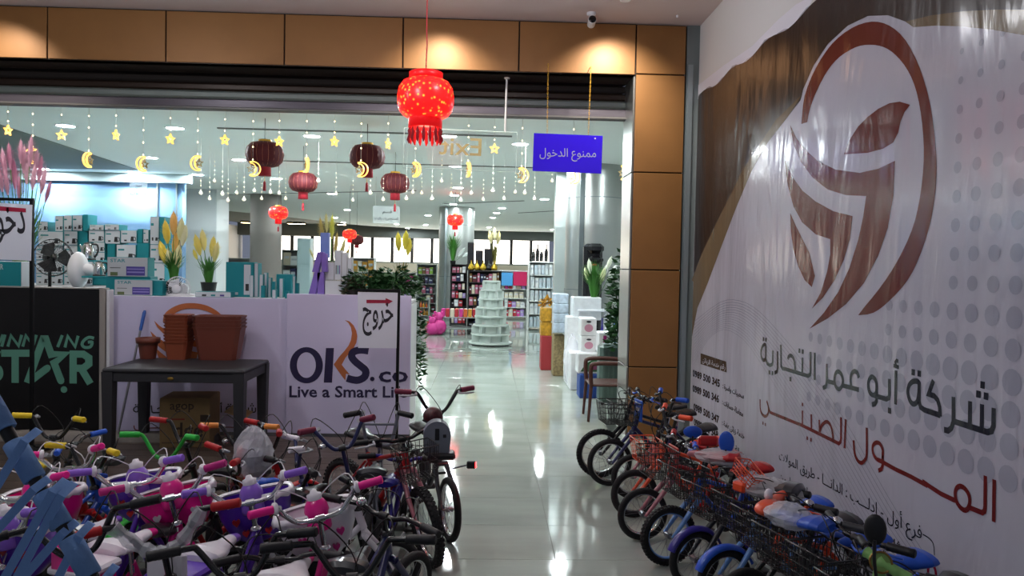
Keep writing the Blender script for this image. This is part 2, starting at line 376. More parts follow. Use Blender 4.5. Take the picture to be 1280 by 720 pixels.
# round columns
def column(name, px0, px1, y, m, seams=True):
    a = at_y(px0, 335, y).x; b = at_y(px1, 335, y).x; r = (b-a)/2
    o = MB(); o.lathe([(r, 0), (r, ZS)], m, 40); c = o.build(name, None, ((a+b)/2, y, 0)); c['kind'] = 'structure'
    if seams:
        for z in (1.35, 2.9): MB().lathe([(r+.002, z-.006), (r+.006, z), (r+.002, z+.006)], m_alu, 40).build('joint_band', c)
        MB().box((-r*.55, -r*.87, ZS/2), (.07, .05, ZS), m_alu).build('edge_strip', c)
    return c
m_col = mat('steel_clad_column', 'a9aeaa', .32, .75, bump=.05, bscale=12, stretch=(6, 6, .3))
column('column', 706, 777, 13.2, m_col)
column('column', 548, 592, 23.5, m_col)
column('column', 313, 351, 20.5, mat('grey_brown_column_paint', '7d7873', .7), False)
x1, x2 = at_y(693, 300, 14.2).x, at_y(708, 300, 14.2).x
struct(MB().box(((x1+x2)/2, 14.2, ZS/2), (x2-x1, .3, ZS), mat('pale_edge_panel', 'b8c2c0', .35, .3)), 'trim_7')

# downlights of the shop: recessed lit discs
m_lit = mat('downlight_glow', 'ffffff', .5, emit=360, ecol='f2fcff'); m_rim = mat('downlight_rim', 'f2f2f2', .4)
dl = MB(); dl.lathe([(.105, -.004), (.125, -.012), (.135, 0)], m_rim, 20)
glow = MB(); glow.lathe([(.0001, -.006), (.104, -.006)], m_lit, 20)
proto = thing('downlight', 'round recessed white downlight glowing in the shop ceiling', 'downlight', (0, 0, ZS), group='recessed downlights in the shop ceiling')
dl.build('rim', proto); glow.build('lens', proto)
PX = [(82, 157), (219, 160), (188.5, 197), (54, 211), (167, 215), (247, 218), (299, 199.5), (346, 223), (415, 242), (434, 262), (419, 272), (429, 278), (561, 170), (569, 207.6), (572.7, 234.5), (568, 244), (566.5, 255), (535, 269), (496, 280), (532, 281), (509, 286), (627.7, 260), (620.7, 266), (616, 272), (611.5, 284), (680.6, 249), (709, 206), (690, 287), (390, 170), (10, 190), (760, 262), (800, 225), (860, 180), (-60, 165), (330, 243), (250, 240), (650, 180)]
pts = [at_z(x, y, ZS) if at_z(x, y, ZS).y < 38.5 else at_y(x, y, 38.5) for x, y in PX]
for i, p in enumerate(pts):
    o = proto if i == 0 else copy_tree(proto); o.location = (p.x, min(p.y, 38.5), ZS)
    if i in (26, 28, 29, 30, 31, 32, 33, 34, 35, 36): o['group'] = 'recessed downlights in the shop ceiling'
# warm square lamps on the dark rear ceiling
proto = None
for px, py in ((325, 269), (336, 272), (307, 284), (365, 285), (376, 289), (427, 283), (463, 290), (518, 291), (634, 296)):
    p = at_z(px, py, ZS+.1)
    if p.y > 38: p = at_y(px, py, 38); p.z = ZS+.1
    if proto is None:
        proto = thing('panel_lamp', 'small warm square lamp under the dark rear ceiling', 'ceiling lamp', p, group='warm square lamps at the rear')
        MB().rbox((0, 0, .03), (.42, .42, .1), .02, mat('lamp_box', '3a3632', .6)).build('housing', proto); MB().box((0, 0, -.025), (.36, .36, .01), mat('warm_glow', 'ffd9a0', .5, emit=9)).build('diffuser', proto)
    else: o = copy_tree(proto); o.location = p
# fascia spots: lamp bodies at the ceiling
for x in (-4.95, -.52, 1.22):
    s_ = thing('ceiling_spotlight', 'small round spotlight in the hall ceiling just before the gold fascia', 'spotlight', (x, 7.12, ZC), group='spotlights over the fascia')
    MB().lathe([(.05, 0), (.05, -.02), (.04, -.025)], m_rim, 16).build('rim', s_)
# ================================================================== BANNER on the right wall
XB = XR-.035
def vinyl(name, col, rough=.22, tint=None):
    m = mat(name, col, rough, coat=.06); nt = m.node_tree; b = nt.nodes['Principled BSDF']; b.inputs['Specular IOR Level'].default_value = .32
    g = nt.nodes.new('ShaderNodeNewGeometry'); hs = []
    for sc, st, dist in ((1.0, (1, 1.6, .45), .075), (1.0, (1, 4.2, 1.5), .016), (1.0, (1, 9, 3.5), .0035)):
        mp = nt.nodes.new('ShaderNodeMapping'); mp.inputs['Scale'].default_value = st; mp.inputs['Rotation'].default_value = (math.radians(8), 0, 0)
        n = nt.nodes.new('ShaderNodeTexNoise'); n.inputs['Scale'].default_value = sc; n.inputs['Detail'].default_value = 3; n.inputs['Distortion'].default_value = .6
        nt.links.new(g.outputs['Position'], mp.inputs[0]); nt.links.new(mp.outputs[0], n.inputs[0])
        q = nt.nodes.new('ShaderNodeMath'); q.operation = 'MULTIPLY'; q.inputs[1].default_value = dist; nt.links.new(n.outputs[0], q.inputs[0]); hs.append(q)
    a = nt.nodes.new('ShaderNodeMath'); a.operation = 'ADD'; nt.links.new(hs[0].outputs[0], a.inputs[0]); nt.links.new(hs[1].outputs[0], a.inputs[1])
    a2 = nt.nodes.new('ShaderNodeMath'); a2.operation = 'ADD'; nt.links.new(a.outputs[0], a2.inputs[0]); nt.links.new(hs[2].outputs[0], a2.inputs[1])
    bp = nt.nodes.new('ShaderNodeBump'); bp.inputs['Strength'].default_value = .55; bp.inputs['Distance'].default_value = 1.0
    nt.links.new(a2.outputs[0], bp.inputs['Height']); nt.links.new(bp.outputs[0], b.inputs['Normal']); nt.links.new(bp.outputs[0], b.inputs['Coat Normal'])
    return m
v_white = vinyl('white_vinyl', 'bcbbc9'); v_brown = vinyl('brown_vinyl', '2a211e', .3); v_tan = vinyl('tan_vinyl', '74654f'); v_red = vinyl('maroon_vinyl_print', '672620')
v_dot = vinyl('grey_dot_print', 'a3a4b4'); v_black = vinyl('black_vinyl_print', '20222e'); v_mar = vinyl('dark_red_vinyl_print', '6e1f1f'); v_line = vinyl('grey_line_print', '8b8c99')
def uv(px, py): p = at_x(px, py, XB); return (-p.y, p.z)            # sheet coordinates of the banner: u runs towards the entrance, v up
def uvs(l): return [uv(*p) for p in l]
def b3(u, v, lift=0): return (XB-.0008-lift*.3, -u, v)
ban = thing('wall_banner', 'huge wrinkled white vinyl banner with maroon emblem and Arabic lettering on the right wall', 'banner', (XR, 5, .3))
BINV = Matrix.Translation((-XR, -5, -.3))
def wall_print(name, polys, m, lift, parent=ban, label=None):
    mb = MB()
    lift0 = lift
    for i_, P in enumerate(polys):
        lift = lift0+(i_ % 9)*.00006
        T = geometry.tessellate_polygon([[Vector((p[0], p[1], 0)) for p in P]]); vsx = [b3(p[0], p[1], lift) for p in P]
        out = []
        for t in T:
            a, b, c = (P[k] for k in t); out.append(tuple(t) if (b[0]-a[0])*(c[1]-a[1])-(c[0]-a[0])*(b[1]-a[1]) > 0 else tuple(t[::-1]))
        mb.add(vsx, out, m, False, BINV)
    o = mb.build(name, parent)
    if label: o['label'] = label
    return o
ZT = 3.475
# sheet with a gently wavy edge and thickness
U0, U1 = -7.72, -1.9
mb = MB(); NU, NV = 60, 24; random.seed(3)
def edge(u, v):
    k = .022*math.sin(u*7.3)+.012*math.sin(u*17+1)
    z = .06+(ZT+k*(v > .98)-.06)*v
    return u+(.012*math.sin(v*9)+.03*(1-v)*0 if u < U0+.02 else 0), z
V = []; Fs = []
for j in range(NV+1):
    for i in range(NU+1):
        u = U0+(U1-U0)*i/NU; v = j/NV; uu, z = edge(u, v); V.append((XB, -uu, z))
n0 = len(V); V += [(x+.003, y, z) for x, y, z in V]
for j in range(NV):
    for i in range(NU):
        a = j*(NU+1)+i; Fs.append((a, a+1, a+NU+2, a+NU+1)); Fs.append((n0+a, n0+a+NU+1, n0+a+NU+2, n0+a+1))
mb.add(V, Fs, v_white, True, BINV).build('vinyl_sheet', ban)
# white strip of paper above and left of the banner
wp = MB(); P = [(866.5, 126), (867, 108), (900, 82), (935, 58), (968, 24), (990, 5), (1012, -6), (1003, 15), (960, 53), (900, 98)]
tri = geometry.tessellate_polygon([[Vector((*uv(*p), 0)) for p in P]])
o = wp.add([(XR-.004, -uv(*p)[0], uv(*p)[1]) for p in P], [t for t in tri], mat('white_backing_paper', 'e2e2ec', .5)).build('backing_paper')
tag(o, 'strip of white paper stuck on the wall above the banner edge', 'paper')
tp = [(U0+.0, ZT-.005)]+[(U0+.0+(U1-U0)*i/60, ZT-.004+.022*math.sin((U0+(U1-U0)*i/60)*7.3)) for i in range(61)]
inner = uvs([(1280, 44), (1240, 37), (1200, 33), (1170, 32), (1142, 34)])
halo = uvs([(1132, 27), (1110, 19), (1085, 20), (1060, 32), (1035, 55), (1017, 82), (1004, 112), (1001, 125)])
left = uvs([(960, 178), (940, 213), (921, 258), (905, 300), (890, 338), (880, 362)])
dark = [(U0, uv(864, 352)[1])]+tp+[(U1, inner[0][1]+.10)]+inner+halo+left+uvs([(868, 385)])+[(U0, uv(863, 395)[1])]
wall_print('brown_corner', [dark], v_brown, .001)
outer = uvs([(1003, 118), (970, 150), (930, 210), (895, 280), (877, 318), (865, 350)]); 
inn = uvs([(862, 420), (872, 385), (884, 356), (905, 300), (921, 258), (940, 213), (960, 178), (985, 146)])
wall_print('tan_band', [outer+[(U0+.005, uv(863, 352)[1]), (U0+.005, uv(863, 420)[1])]+inn[1:]], v_tan, .0025)
t1 = uvs([(1132, 27), (1165, 19), (1205, 14), (1245, 12), (1280, 12)]); t2 = uvs([(1280, 44), (1240, 37), (1200, 33), (1170, 32), (1142, 34)])
wall_print('tan_swoosh', [t1+[(U1, t1[-1][1]-.0), (U1, t2[0][1]-.03)]+t2], v_tan, .0025)
# grey dots
a = Vector(uv(1194.5, 281.5)); b = Vector(uv(1218.5, 280)); c = Vector(uv(1192, 317.5))
dots = []; su, sv = abs(b.x-a.x), abs(c.y-a.y)
for r in range(-6, 12):
    for k in range(-14, 16):
        u = a.x+su*k+(.5*su if r % 2 else 0)*0; v = a.y-sv*r
        lim = uv(1100, 100)[0] if r < -2 else uv(1165, 240)[0] if r < 3 else uv(1055+0*r, 400)[0]
        if r < 3: lim = uv(1176, 200)[0]
        if r >= 3: lim = uv(1005 if r >= 5 else 1100, 400)[0]
        if u < lim or u > U1-.1 or v < .9: continue
        fade = min(1, .45+.1*max(0, r+6))*min(1, .55+.35*(u-lim)/1.2)
        q = su*.42*min(1, fade)
        dots.append([(u+q*math.cos(t*PI/8), v+q*.95*math.sin(t*PI/8)) for t in range(16)])
wall_print('grey_dots', dots, v_dot, .0012)['kind'] = 'stuff'
# emblem
ring_o = smooth(uvs([(1002, 155), (1006, 120), (1020, 85), (1040, 55), (1065, 35), (1090, 27), (1112, 32), (1132, 50), (1150, 85), (1163, 130), (1169, 175), (1171, 220), (1165, 270), (1152, 315), (1135, 350), (1112, 376), (1092, 391), (1073, 394)]), 3)
ring_i = smooth(uvs([(1073, 393), (1100, 360), (1121, 328), (1140, 288), (1150, 248), (1155, 200), (1153, 155), (1146, 115), (1135, 88), (1120, 69), (1105, 59), (1088, 56), (1070, 59), (1050, 71), (1035, 88), (1022, 112), (1013, 135), (1008, 159)]), 3)
leaf = uvs([(1055, 193), (1062, 175), (1073, 158), (1085, 146), (1098, 136), (1112, 129), (1125, 127), (1138, 131), (1131, 140), (1126, 152), (1123, 166), (1117, 178), (1104, 186), (1085, 191)])
s1 = uvs([(988, 156), (996, 173), (1008, 188), (1022, 201), (1045, 212), (1075, 216), (1098, 211), (1119, 201), (1117, 245), (1110, 285), (1098, 320), (1080, 354), (1058, 380), (1035, 398), (1012, 411), (1030, 391), (1048, 365), (1062, 335), (1073, 300), (1079, 272), (1083, 245), (1058, 244), (1035, 237), (1016, 222), (1001, 202), (992, 180)])
s2 = uvs([(981, 200), (990, 220), (1003, 238), (1020, 252), (1042, 264), (1066, 270), (1063, 297), (1055, 325), (1043, 351), (1029, 372), (1015, 386), (1026, 366), (1034, 340), (1038, 318), (1038, 299), (1020, 293), (1003, 278), (992, 258), (985, 232)])
s3 = uvs([(988, 266), (994, 280), (1002, 296), (1012, 316), (1019, 345), (1015, 359), (1006, 350), (998, 333), (992, 312), (989, 290)])
emblem = [ring_o+ring_i[1:-1], leaf, s1, s2, s3]
wall_print('emblem', emblem, v_red, .002)
def tr(ox, oy, s, L): return [uv(ox+x/s, oy+y/s) for x, y in L]
A = (940, 410, 9.0); B = (1060, 440, 9.0); Cc = (1160, 465, 8.0); D = (940, 485, 8.0); E_ = (1050, 520, 7.2); G_ = (1160, 580, 9.0)
title = []; red = []
def S(dst, o, pts, w=.027, closed=False, sm=0):
    q = tr(*o, pts); q = smooth(q, 4, closed) if sm else q; dst.extend(stroke(q, w, closed))
def Dt(dst, o, x, y, w=.030):
    u, v = tr(*o, [(x, y)])[0]; dst.append([(u-w/2, v-w/2), (u+w/2, v-w/2), (u+w/2, v+w/2), (u-w/2, v+w/2)])
S(title, A, [(158, 195), (128, 195), (106, 250), (106, 315), (130, 362), (152, 345), (158, 285)], closed=True, sm=1)
S(title, A, [(158, 200), (157, 350), (172, 398), (205, 420), (230, 410), (236, 380), (236, 252)])
for x, y in ((132, 125), (160, 132), (199, 500), (232, 508)): Dt(title, A, x, y)
S(title, A, [(290, 262), (291, 450), (284, 490), (256, 506)])
S(title, A, [(327, 188), (329, 425), (345, 455), (380, 462), (635, 540), (658, 522), (662, 480), (662, 268)])
S(title, A, [(405, 352), (415, 322), (440, 310), (466, 335), (482, 390), (487, 480)], sm=1)
S(title, A, [(570, 333), (568, 500)]); Dt(title, A, 535, 255); Dt(title, A, 573, 265); Dt(title, A, 435, 575)
S(title, A, [(708, 278), (707, 585)])
S(title, A, [(845, 402), (845, 610), (832, 660), (800, 674)]); S(title, A, [(850, 598), (935, 620)])
S(title, A, [(970, 490), (1008, 520), (1027, 590), (1015, 655), (980, 688), (945, 655), (930, 585), (942, 515)], closed=True, sm=1)
S(title, A, [(1015, 645), (1206, 695)]); S(title, A, [(1206, 560), (1188, 505), (1152, 487), (1122, 520), (1113, 580), (1120, 660)], sm=1)
S(title, B, [(280, 280), (315, 320), (326, 400), (312, 475), (272, 480), (240, 435), (231, 355), (250, 295)], closed=True, sm=1)
S(title, B, [(326, 440), (326, 545), (308, 582), (272, 592)]); S(title, B, [(300, 490), (435, 530), (464, 515), (468, 470), (468, 302)])
Dt(title, B, 470, 660); S(title, B, [(543, 208), (538, 590)]); S(title, B, [(570, 108), (550, 95), (537, 115), (545, 160)], .018); S(title, B, [(515, 152), (575, 172)], .02)
S(title, B, [(800, 345), (740, 330), (692, 375), (677, 455), (700, 545), (740, 585), (780, 560), (800, 470)], closed=True, sm=1)
S(title, B, [(805, 335), (803, 560), (820, 620), (860, 650), (1040, 712)]); Dt(title, B, 737, 228); Dt(title, B, 805, 243)
S(title, B, [(965, 320), (912, 472), (975, 495), (1012, 540), (1035, 620), (1040, 725)])
S(title, Cc, [(258, 248), (257, 500), (238, 560), (205, 587), (165, 577)])
S(title, Cc, [(258, 492), (600, 602), (640, 590), (658, 540), (661, 360)]); S(title, Cc, [(425, 292), (422, 520)]); S(title, Cc, [(545, 322), (541, 560)])
for x, y in ((550, 130), (508, 222), (584, 242)): Dt(title, Cc, x, y)
wall_print('title_lettering', title, v_black, .0035)
w = .023
S(red, D, [(83, 113), (85, 200), (100, 255), (132, 283), (160, 262), (167, 200), (150, 128)], w, sm=1)
S(red, D, [(166, 190), (182, 240), (205, 253), (500, 372), (872, 556), (890, 535), (893, 500), (893, 292)], w)
S(red, D, [(507, 225), (507, 380)], w); S(red, D, [(595, 262), (597, 410)], w); Dt(red, D, 507, 165, w)
for x, y in ((112, 352), (136, 365), (555, 502), (592, 518)): Dt(red, D, x, y, w)
S(red, D, [(675, 318), (678, 440)], w); S(red, D, [(680, 435), (700, 375), (745, 338), (782, 362), (805, 430), (815, 510)], w, sm=1); S(red, D, [(940, 312), (928, 602)], w)
S(red, E_, [(243, 105), (243, 340), (225, 398), (193, 422), (158, 395), (134, 330), (125, 218)], w, sm=1)
S(red, E_, [(385, 395), (388, 310), (362, 250), (325, 240), (298, 272), (300, 330), (330, 385), (385, 415)], w, sm=1); S(red, E_, [(387, 330), (388, 440), (375, 478), (348, 492)], w)
S(red, E_, [(345, 390), (392, 418), (500, 478), (640, 545), (790, 628)], w); S(red, G_, [(-60, 193), (20, 250), (150, 335), (290, 402), (320, 412)], w)
S(red, G_, [(370, 250), (422, 280), (462, 345), (475, 425), (455, 498), (418, 520), (368, 488), (325, 420), (310, 335), (327, 272)], w, True, 1)
S(red, G_, [(465, 488), (615, 548), (640, 530), (646, 480), (650, 132)], w); S(red, G_, [(750, 175), (743, 652)], w)
wall_print('red_lettering', red, v_mar, .0035)
# sweeping hairlines
oL = uvs([(868, 402), (900, 378), (925, 376), (950, 390), (985, 428), (1010, 460), (1040, 500), (1065, 540), (1090, 585), (1125, 645), (1165, 705)])
iL = uvs([(868, 455), (885, 425), (905, 412), (930, 425), (955, 460), (980, 500), (1000, 535), (1020, 575), (1040, 610), (1065, 655), (1095, 700)])
hl = []
for k in range(14):
    t = k/13; hl += stroke(smooth([tuple(Vector(a)*(1-t)+Vector(b)*t) for a, b in zip(oL, iL)], 3), .0035 if k < 6 else .0025)
wall_print('hairlines', hl, v_line, .003)['kind'] = 'stuff'
# small lettering
def banner_text(name, s, pa, pb, h, m=v_black, weight=.02, lift=.0035):
    mb = MB(); put_text(mb, s, uv(*pa), uv(*pb), h, m, lambda u, v, l: tuple(BINV @ Vector(b3(u, v, l))), weight, lift=lift); return mb.build(name, ban)
for s, d, a, b, c, e2 in (('0989 500 345', 'سحبيات واسرة :', (866, 470), (900, 484), (903.5, 485), (930, 498.5)), ('0989 500 346', 'معاملة حسابات :', (866, 489), (899, 503.5), (903, 505), (929, 521)),
                          ('0989 500 347', 'خدمة زبائن عامة :', (867, 512), (899, 529.5), (903, 531), (930.5, 549)), ('0989 500 348', 'صيانة هواتف :', (867.5, 531), (898, 548.5), (903, 551), (931, 572))):
    banner_text('phone_number', s, a, b, .092, weight=.035); banner_text('caption', arabic(d), c, e2, .062)
tg = MB(); q = uvs([(876, 441.5), (908, 452), (908.5, 465.5), (876, 455)])
wall_print('tag_plate', [q], vinyl('dark_tag_print', '4a4038'), .003); banner_text('tag_lettering', arabic('رقم خدمة الزبائن'), (878, 452.5), (907, 462), .06, v_white, lift=.0045)
banner_text('address_lettering', arabic('فرع أول - إدلـــب : الدانـــا - طريق المولات'), (974, 574), (1152.5, 674.5), .088)
banner_text('address_lettering', arabic('فرع ثاني - الغربية : جانب دوار هـــارون'), (974.5, 600), (1152.5, 710.5), .088)
banner_text('address_lettering', arabic('المنطقة - جامعة القدس'), (977, 624), (1064, 673), .085)
pin = uv(1165.5, 716); wall_print('pin_halo', [[(pin[0]+.06*math.cos(t*PI/12), pin[1]+.06*math.sin(t*PI/12)) for t in range(24)]], vinyl('pale_blue_print', 'aab6c8'), .003)
wall_print('pin_mark', stroke([(pin[0]+.032*math.cos(t*PI/12), pin[1]+.038*math.sin(t*PI/12)) for t in range(24)], .02, True)+[[(pin[0]-.03, pin[1]-.03), (pin[0]+.03, pin[1]-.03), (pin[0], pin[1]-.11)]], vinyl('crimson_print', '8c1c38'), .004)
wall_print('leader_line', stroke(smooth(uvs([(1154, 668), (1162, 673), (1167, 680), (1168.5, 694)]), 4), .006), v_black, .003)

# ================================================================== COUNTER, panels
YC = 7.62
def xz(px, py, y): p = at_y(px, py, y); return (p.x, p.z)
ctr = thing('sales_counter', 'long shop counter with a lilac-white printed front beside the aisle', 'counter', (0, YC, 0))
m_lil = mat('lilac_white_board', 'cdc9e6', .5); m_edge = mat('white_edge', 'dfe1e6', .4)
zt = xz(250, 371.5, YC)[1]; xa, xb_, xc = xz(128, 450, YC)[0], xz(358, 450, YC)[0], xz(513.5, 450, YC)[0]
def loc(o, p): return Matrix.Translation((-p[0], -p[1], -p[2]))
CI = Matrix.Translation((0, -YC, 0))
MB().rbox(((xa+xb_)/2, YC+.02, zt/2+.02), (xb_-xa, .03, zt-.04), .003, m_lil, CI).build('front_panel', ctr)
zt2 = xz(436, 368.5, YC-.02)[1]
MB().rbox(((xb_+xc)/2, YC, zt2/2+.02), (xc-xb_-.006, .035, zt2-.04), .003, m_lil, CI).build('front_panel', ctr)
MB().rbox(((xa+xc)/2, YC+.33, zt-.02), (xc-xa-.03, .6, .03), .005, m_edge, CI).build('counter_top', ctr)
for x in (xa+.02, xb_, xc-.02): MB().box((x, YC+.33, zt/2-.02), (.03, .58, zt-.04), m_edge, CI).build('side_panel', ctr)
MB().box(((xa+xc)/2, YC+.03, .04), (xc-xa, .04, .08), mat('grey_plinth', '6c6a6e', .6), CI).build('plinth', ctr)
def cprint(name, polys, m, y, lift, parent, inv, shp=None):
    mb = MB()
    lift0 = lift
    for i_, P in enumerate(polys):
        lift = lift0+(i_ % 9)*.00006
        T = geometry.tessellate_polygon([[Vector((p[0], p[1], 0)) for p in P]]); out = []
        for t in T:
            a, b, c = (P[k] for k in t); out.append(tuple(t) if (b[0]-a[0])*(c[1]-a[1])-(c[0]-a[0])*(b[1]-a[1]) > 0 else tuple(t[::-1]))
        mb.add([(p[0], y-lift, p[1]) for p in P], out, m, False, inv)
    return mb.build(name, parent)
# emblem and title reused at the counter, smaller
tu = [uv(950, 460)[0], uv(1243, 540)[0]]; tv = uv(1243, 544)[1]
X0, Z0 = xz(165, 514, YC-.02); X1, _ = xz(319, 514, YC-.02); k = (X1-X0)/(tu[1]-tu[0])
mp2 = lambda P: [(X0+(u-tu[0])*k, Z0+(v-tv)*k) for u, v in P]
p_or = mat('burnt_orange_print', 'b5673c', .5); p_navy = mat('navy_print', '2a2448', .5); p_blk = mat('black_print', '2b2a33', .5); p_mar = mat('maroon_print', '7a2c2a', .5)
# the ring sits higher and wider than on the wall banner: shift it to the arc seen above the pots
cprint('emblem', [[(u, v+.155) for u, v in mp2(P)] for P in emblem], p_or, YC, .001, ctr, CI); cprint('title_lettering', [mp2(P) for P in title], p_blk, YC, .002, ctr, CI); cprint('red_lettering', [mp2(P) for P in red], p_mar, YC, .002, ctr, CI)
YP = YC-.0185
def kk(ox, oy, s, L, y=YP): return [xz(ox+a/s, oy+b/s, y) for a, b in L]
K = (360, 390, 6.0)
el = lambda cx, cy, rx, ry, n=36: [(cx+rx*math.cos(2*PI*i/n), cy+ry*math.sin(2*PI*i/n)) for i in range(n)]
oo = []; eo, ei = el(138, 399, 124, 136), el(138, 398, 71, 96)
for i in range(36): j = (i+1) % 36; oo.append(kk(*K, [eo[i], eo[j], ei[j], ei[i]]))
cprint('brand_lettering', oo+[kk(*K, [(285, 270), (345, 270), (330, 530), (268, 530)])]+stroke(kk(*K, smooth([(604, 292), (545, 285), (490, 300), (478, 335), (505, 372), (545, 405), (582, 440), (575, 485), (530, 510), (485, 508), (442, 496)], 3)), .072)+[kk(*K, el(632, 502, 17, 17, 16))], p_navy, YP, .001, ctr, CI)
cprint('flame_mark', [kk(*K, [(425, 60), (462, 70), (492, 100), (512, 140), (520, 182), (513, 230), (492, 270), (462, 305), (430, 345), (403, 395), (430, 430), (465, 470), (436, 462), (430, 515), (388, 458), (343, 393), (385, 335), (425, 290), (455, 250), (472, 210), (480, 160), (472, 115), (452, 80)])], p_or, YP, .001, ctr, CI)
for s, a, b, h in (('co', (680, 523), (900, 523), .215), ('Live a Smart Life', (10, 637), (893, 640), .158)):
    mb = MB(); put_text(mb, s, kk(*K, [a])[0], kk(*K, [b])[0], h, p_navy, lambda u, v, l: tuple(CI @ Vector((u, YP-l, v))), .02, lift=.001); mb.build('brand_lettering', ctr)
# black panel on the left
YK = 7.45
blk = thing('billboard', 'tall black panel with green star lettering at the left end of the counter', 'panel', (xz(60, 500, YK)[0], YK, 0))
BI = Matrix.Translation((-blk.location.x, -YK, 0)); xk0, xk1 = -6.3, xz(123, 450, YK)[0]; zk = xz(60, 361.5, YK)[1]
MB().box(((xk0+xk1)/2, YK+.03, zk/2+.04), (xk1-xk0, .05, zk-.06), mat('black_board', '0d0c0f', .35), BI).build('board', blk)
MB().rbox((xk1+.035, YK+.04, zk/2+.04), (.055, .09, zk-.04), .004, mat('grey_frame', '9a958f', .5), BI).rbox((xk1+.085, YK+.05, zk/2+.03), (.03, .09, zk-.05), .004, m_edge, BI).build('frame', blk)
MB().box(((xk0+xk1)/2, YK+.03, zk+.015), (xk1-xk0+.1, .07, .012), mat('grey_frame'), BI).build('top_trim', blk)
W = (0, 400, 6.55); q = []
def kw(L, w, closed=False, sm=0): P = kk(*W, smooth(L, 4, closed) if sm else L, y=YK); q.extend(stroke(P, w, closed))
for L in ([(-92, 118), (-80, 215), (-30, 122), (-20, 215), (22, 120)], [(12, 218), (40, 120)], [(62, 218), (88, 128), (150, 212), (176, 122)], [(184, 218), (210, 128), (270, 212), (296, 122)], [(470, 222), (508, 125)], [(530, 225), (553, 132), (613, 220), (638, 130)]): kw(L, .028)
kw([(768, 150), (728, 142), (688, 165), (670, 200), (692, 224), (738, 220), (752, 182), (718, 182)], .028, sm=1)
w = .068
kw([(8, 272), (252, 272)], w); kw([(122, 275), (122, 515)], w)
kw([(222, 515), (352, 155), (372, 155), (418, 285), (528, 280), (440, 350), (498, 500)], w); kw([(240, 505), (385, 395)], w)
kw([(597, 250), (597, 520)], w); kw([(600, 280), (680, 280), (725, 310), (725, 360), (680, 395), (610, 395)], w); kw([(665, 400), (738, 522)], w)
kw([(-5, 285), (-60, 270), (-105, 310), (-70, 365), (-15, 400), (-8, 455), (-55, 492), (-115, 475)], w, sm=1)
q.append(kk(*W, el(522, 570, 27, 27, 20), y=YK)); q.append(kk(*W, el(497, 500, 28, 26, 16), y=YK)); q.append(kk(*W, el(387, 393, 27, 27, 16), y=YK))
cprint('star_lettering', q, mat('sea_green_print', '5f9a86', .5), YK+.005, .001, blk, BI)

# ---- posts with paper signs (both stand on the platform before the counter)
m_post = mat('black_post', '121214', .4, .4); m_paper = mat('white_sign_paper', 'dfe3ee', .6); m_sr = mat('crimson_sign_print', 'a3203f', .5)
def post_sign(name, label, y, xpost, ztop, arms, paper, arrow, word, wa, wb, h, zbase=.025):
    t = thing(name, label, 'sign', (xpost, y, zbase)); I_ = Matrix.Translation((-xpost, -y, -zbase))
    MB().box((xpost, y, (ztop+zbase)/2), (.028, .028, ztop-zbase), m_post, I_).build('post', t)
    MB().lathe([(.16, 0), (.16, .012), (.03, .022), (.02, .04)], m_post, 24).build('base', t)
    MB().box(((arms+xpost)/2, y, ztop-.012), (abs(arms-xpost)+.03, .03, .025), m_post, I_).build('arm', t)
    P = [xz(*p, y-.03) for p in paper]; s = MB()
    s.add([(a, y-.024, b) for a, b in P]+[(a, y-.018, b) for a, b in P], [(0, 1, 2, 3), (7, 6, 5, 4), (0, 4, 5, 1), (1, 5, 6, 2), (2, 6, 7, 3), (3, 7, 4, 0)], m_paper, False, I_).build('sheet', t)
    cprint('arrow', [[xz(*p, y-.03) for p in arrow]], m_sr, y-.024, .002, t, I_)
    mb = MB(); put_text(mb, arabic(word), xz(*wa, y-.03), xz(*wb, y-.03), h, mat('black_print'), lambda u, v, l: tuple(I_ @ Vector((u, y-.024-l, v))), .012, lift=.002); mb.build('sign_lettering', t)
    return t
yx = 7.2; xo, zo = xz(498.5, 360, yx)
post_sign('exit_sign', 'white exit sign with red arrow on a black post at the counter corner', yx, xo, xz(498, 362, yx)[1], xz(448, 360, yx)[0], [(447.5, 435), (495.5, 435.5), (497, 366), (447, 365)][::1],
          [(458, 374.7), (482, 375), (482, 372.6), (491, 376.5), (482, 381.8), (482, 379), (458, 379)], 'خروج', (453, 402.5), (491.5, 402.5), .32)
ye = 6.9; xo, zo = xz(40, 300, ye)
post_sign('entrance_sign', 'white entrance sign with red bar on a black post at the left', ye, xo, xz(40, 248, ye)[1], xz(-60, 244, ye)[0], [(-58, 322), (38, 326), (39.5, 256), (-58, 250)],
          [(-30, 257), (-22, 252), (-22, 256), (32, 260.5), (32, 265.5), (-22, 262), (-22, 266)], 'دخول', (-22, 292), (31.5, 291), .40)
# ================================================================== HANGING THINGS
m_redlit = mat('glowing_red_lantern', 'e0101c', .3, trans=.0, emit=1.1, ecol='ff1a1c'); m_redcap = mat('red_plastic', 'c8141c', .35, emit=.25, ecol='ff1010'); m_goldp = mat('gold_paper', 'd9a83e', .35, .6)
m_dred = mat('dark_red_cloth', '4c0612', .7); m_rib = mat('gilt_rib', '94543a', .5); m_tas = mat('red_tassel', '8c1020', .7)
m_cable = mat('red_flex', 'c2303c', .4)
